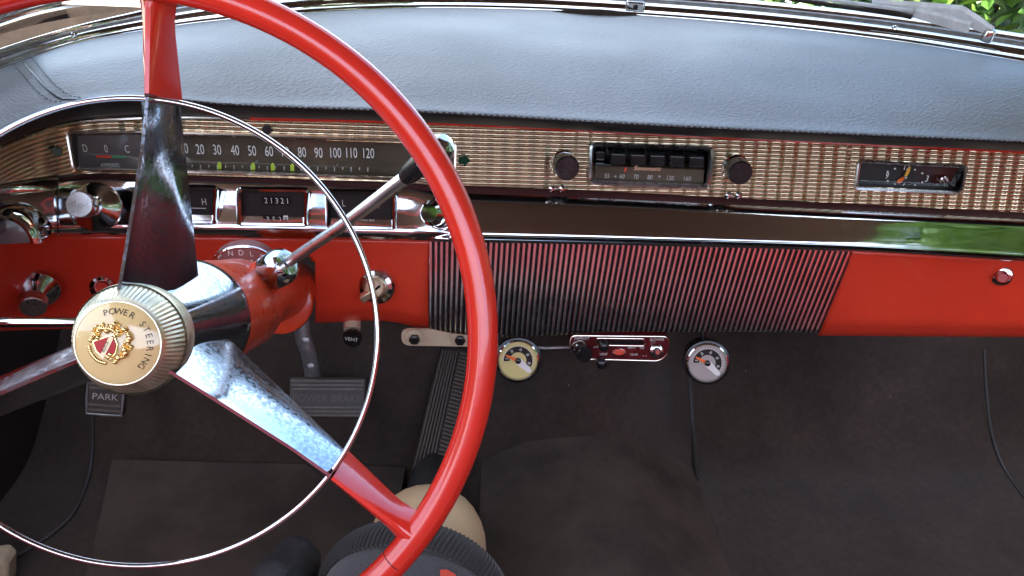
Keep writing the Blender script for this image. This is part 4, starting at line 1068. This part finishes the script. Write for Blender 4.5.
# red tab on the shorts
mb = MB(); tq = [(440, 570.5), (446, 570), (455, 575), (456, 582), (440, 582)]
def on_cone(px, py):
    d = ray(px, py)
    best = None
    for i in range(600):
        s = .35+i*.0008; p = d*s; rel = p-cen; ax_ = -rel.dot(tdir); perp = rel+tdir*ax_
        a = .083+max(0, ax_)*.075
        if sqrt((perp.dot(hx)/a)**2+(perp.dot(hy)/(a*.95))**2) < 1.02: return p-d.normalized()*.003
    return d*.6
mb.add([on_cone(*q) for q in tq], [(0, 1, 2, 3, 4)]); o = mb.build('red_patch', 'red_mark', sh, smooth=False); md = o.modifiers.new('thickness', 'SOLIDIFY'); md.thickness = .001
# shoe on the accelerator
v, f = tube([V((knee.x-.01, .78, -.822)), V((knee.x-.005, .82, -.818)), V((knee.x, .87, -.815)), V((knee.x+.004, .925, -.812)), V((knee.x+.005, .955, -.812))], [.034, .037, .038, .032, .016], 20, sx=.95); link('shoe', v, f, 'cloth_black', PER)

# black rolled cloth beside the leg
cA, cB = UY(268, 596, .50), UY(302, 556, .60)
mb = MB(); path = [cA.lerp(cB, t) for t in (0, .25, .5, .75, 1)]
v, f = tube(path, [.024, .025, .026, .026, .022], 26); mb.add(v, f)
o = mb.build('cloth_bundle', 'cloth_black'); tag(o, 'black rolled cloth bundle standing left of the driver\'s knee', 'cloth')
md = o.modifiers.new('sub', 'SUBSURF'); md.levels = 2; md.render_levels = 2
tx = bpy.data.textures.new('folds', 'CLOUDS'); tx.noise_scale = .03
md = o.modifiers.new('folds', 'DISPLACE'); md.texture = tx; md.strength = .012; md.mid_level = .5; md.texture_coords = 'GLOBAL'

# small pale bracket at the bottom left corner
mb = MB(); pxbox(mb, [(-14, 562), (0, 560), (7, 567), (7, 592), (-14, 592)], .76, .79); o = bevel(mb.build('sill_bracket', 'cream_metal', smooth=True, sharp=30), .006, 3)
tag(o, 'pale grey metal corner piece at the bottom left beside the carpet piping', 'bracket')

# ================================================================== OUTSIDE
mb = MB(); GZ = -1.25; s = 400
mb.add([V((-s, -s, GZ)), V((s, -s, GZ)), V((s, s, GZ)), V((-s, s, GZ))], [(0, 1, 2, 3)]); g = mb.build('ground', 'gravel', smooth=False); g['kind'] = 'structure'
def bush(name, label, cx, cy, rx, ry, h, nleaf, size, group=None, seed=1):
    B = thing(name, label, 'bush', (cx, cy, GZ), group); R_ = random.Random(seed); mb = MB()
    for i in range(nleaf):
        a = R_.random()*2*pi; q = sqrt(R_.random()); zz = R_.random()
        lump = 1+.18*sin(5*a+cx)+.12*sin(9*a+3*zz)
        shell = max(.15, 1-(zz-.35)**2*1.3)*lump
        p = V((cx+rx*q*cos(a)*shell, cy+ry*q*sin(a)*shell, GZ+h*(zz**.8)*(1-.25*q)))
        s_ = size*(.6+.8*R_.random())
        d = V((R_.uniform(-1, 1), R_.uniform(-1, 1), R_.uniform(-.5, .5))).normalized(); nrm = V((R_.uniform(-.8, .8), R_.uniform(-1, .4), 1)).normalized()
        t = d.cross(nrm).normalized(); up = nrm*.12*s_
        mb.add([p-d*s_*.5, p-d*s_*.15+t*s_*.28+up, p+d*s_*.2+t*s_*.22+up, p+d*s_*.55-up, p+d*s_*.2-t*s_*.22+up, p-d*s_*.15-t*s_*.28+up], [(0, 1, 2, 3), (0, 3, 4, 5)])
    mb.build('foliage', 'leaf', B, smooth=False)
    mb = MB()
    for i in range(14):
        a = R_.random()*2*pi; q = R_.random()*.8; b0 = V((cx+rx*.3*q*cos(a), cy+ry*.3*q*sin(a), GZ)); b1 = V((cx+rx*q*cos(a), cy+ry*q*sin(a), GZ+h*.85))
        mb.add(*tube([b0, b0.lerp(b1, .5)+V((R_.uniform(-.1, .1), R_.uniform(-.1, .1), 0)), b1], [.02, .014, .006], 6))
    mb.build('stems', 'stem', B)
bush('leafy_bush', 'bright green leafy bush outside the right half of the windshield', 3.0, 4.3, 2.6, 1.0, 1.9, 7000, .13, seed=4)
bush('leafy_bush', 'lower green bush outside beyond the middle of the windshield', .9, 5.6, 1.5, .8, 1.0, 3500, .085, seed=9)
bush('leafy_bush', 'tall green bush standing outside the passenger door', 3.4, .2, 1.3, 3.0, 5.2, 9000, .20, seed=12)

bush('leafy_bush', 'broad bush added out of view behind the car to darken reflections', .3, -6.5, 6.0, 1.2, 2.5, 6000, .22, seed=21)  # unseen, put in to darken what the chrome roll reflects
bush('leafy_bush', 'tall bush added out of view on the driver side for green reflections', -7.0, -5.0, 1.2, 4.0, 4.2, 6000, .26, seed=22)  # unseen, added only to give the chrome something green to reflect
# ================================================================== LIGHT
w = bpy.data.worlds.new("World"); SC.world = w; w.use_nodes = True
t = w.node_tree; bg = t.nodes["Background"]
SUN_EL, SUN_AZ = radians(57), radians(180)     # azimuth clockwise from +Y (behind, slightly left)
sky = N(t, "ShaderNodeTexSky"); sky.sky_type = 'NISHITA'; sky.sun_disc = False; sky.sun_elevation = SUN_EL; sky.sun_rotation = SUN_AZ
sky.air_density = 1.0; sky.dust_density = 1.2
# broken white cloud over the clear sky
tc = N(t, "ShaderNodeTexCoord"); mp = N(t, "ShaderNodeMapping"); mp.inputs["Scale"].default_value = (1, 1, 2.2); cn = N(t, "ShaderNodeTexNoise", Scale=2.2, Detail=7.0, Roughness=.6)
L(t, tc.outputs["Generated"], mp.inputs[0]); L(t, mp.outputs[0], cn.inputs["Vector"])
cr = N(t, "ShaderNodeMapRange"); cr.inputs[1].default_value = .45; cr.inputs[2].default_value = .66; cr.inputs[4].default_value = .85; L(t, cn.outputs["Fac"], cr.inputs[0])
mx = N(t, "ShaderNodeMix", data_type='RGBA'); mx.inputs[7].default_value = (5.6, 5.5, 5.3, 1); L(t, cr.outputs[0], mx.inputs[0]); L(t, sky.outputs[0], mx.inputs[6]); L(t, mx.outputs[2], bg.inputs[0])
bg.inputs[1].default_value = .14
sl = bpy.data.lights.new("sun", 'SUN'); sl.energy = 3.0; sl.angle = radians(.5); sl.color = (1, .95, .87)
so = bpy.data.objects.new("sun", sl); COL.objects.link(so)
sd = V((sin(SUN_AZ)*cos(SUN_EL), cos(SUN_AZ)*cos(SUN_EL), sin(SUN_EL)))
so.rotation_euler = sd.to_track_quat('Z', 'Y').to_euler()

# things: move each Empty to its base point, keeping its parts where they are
for o, p in LOCS:
    o.location = p
    for c in o.children: c.location = c.location - p

SC.view_settings.view_transform = 'Standard'; SC.view_settings.look = 'None'; SC.view_settings.gamma = 1
SC.view_settings.exposure = 2.85
SC.render.engine = 'CYCLES'
SC.cycles.use_denoising = True
SC.cycles.max_bounces = 8; SC.cycles.glossy_bounces = 5; SC.cycles.transparent_max_bounces = 12
SC.cycles.caustics_reflective = False; SC.cycles.caustics_refractive = False
SC.cycles.sample_clamp_indirect = 6
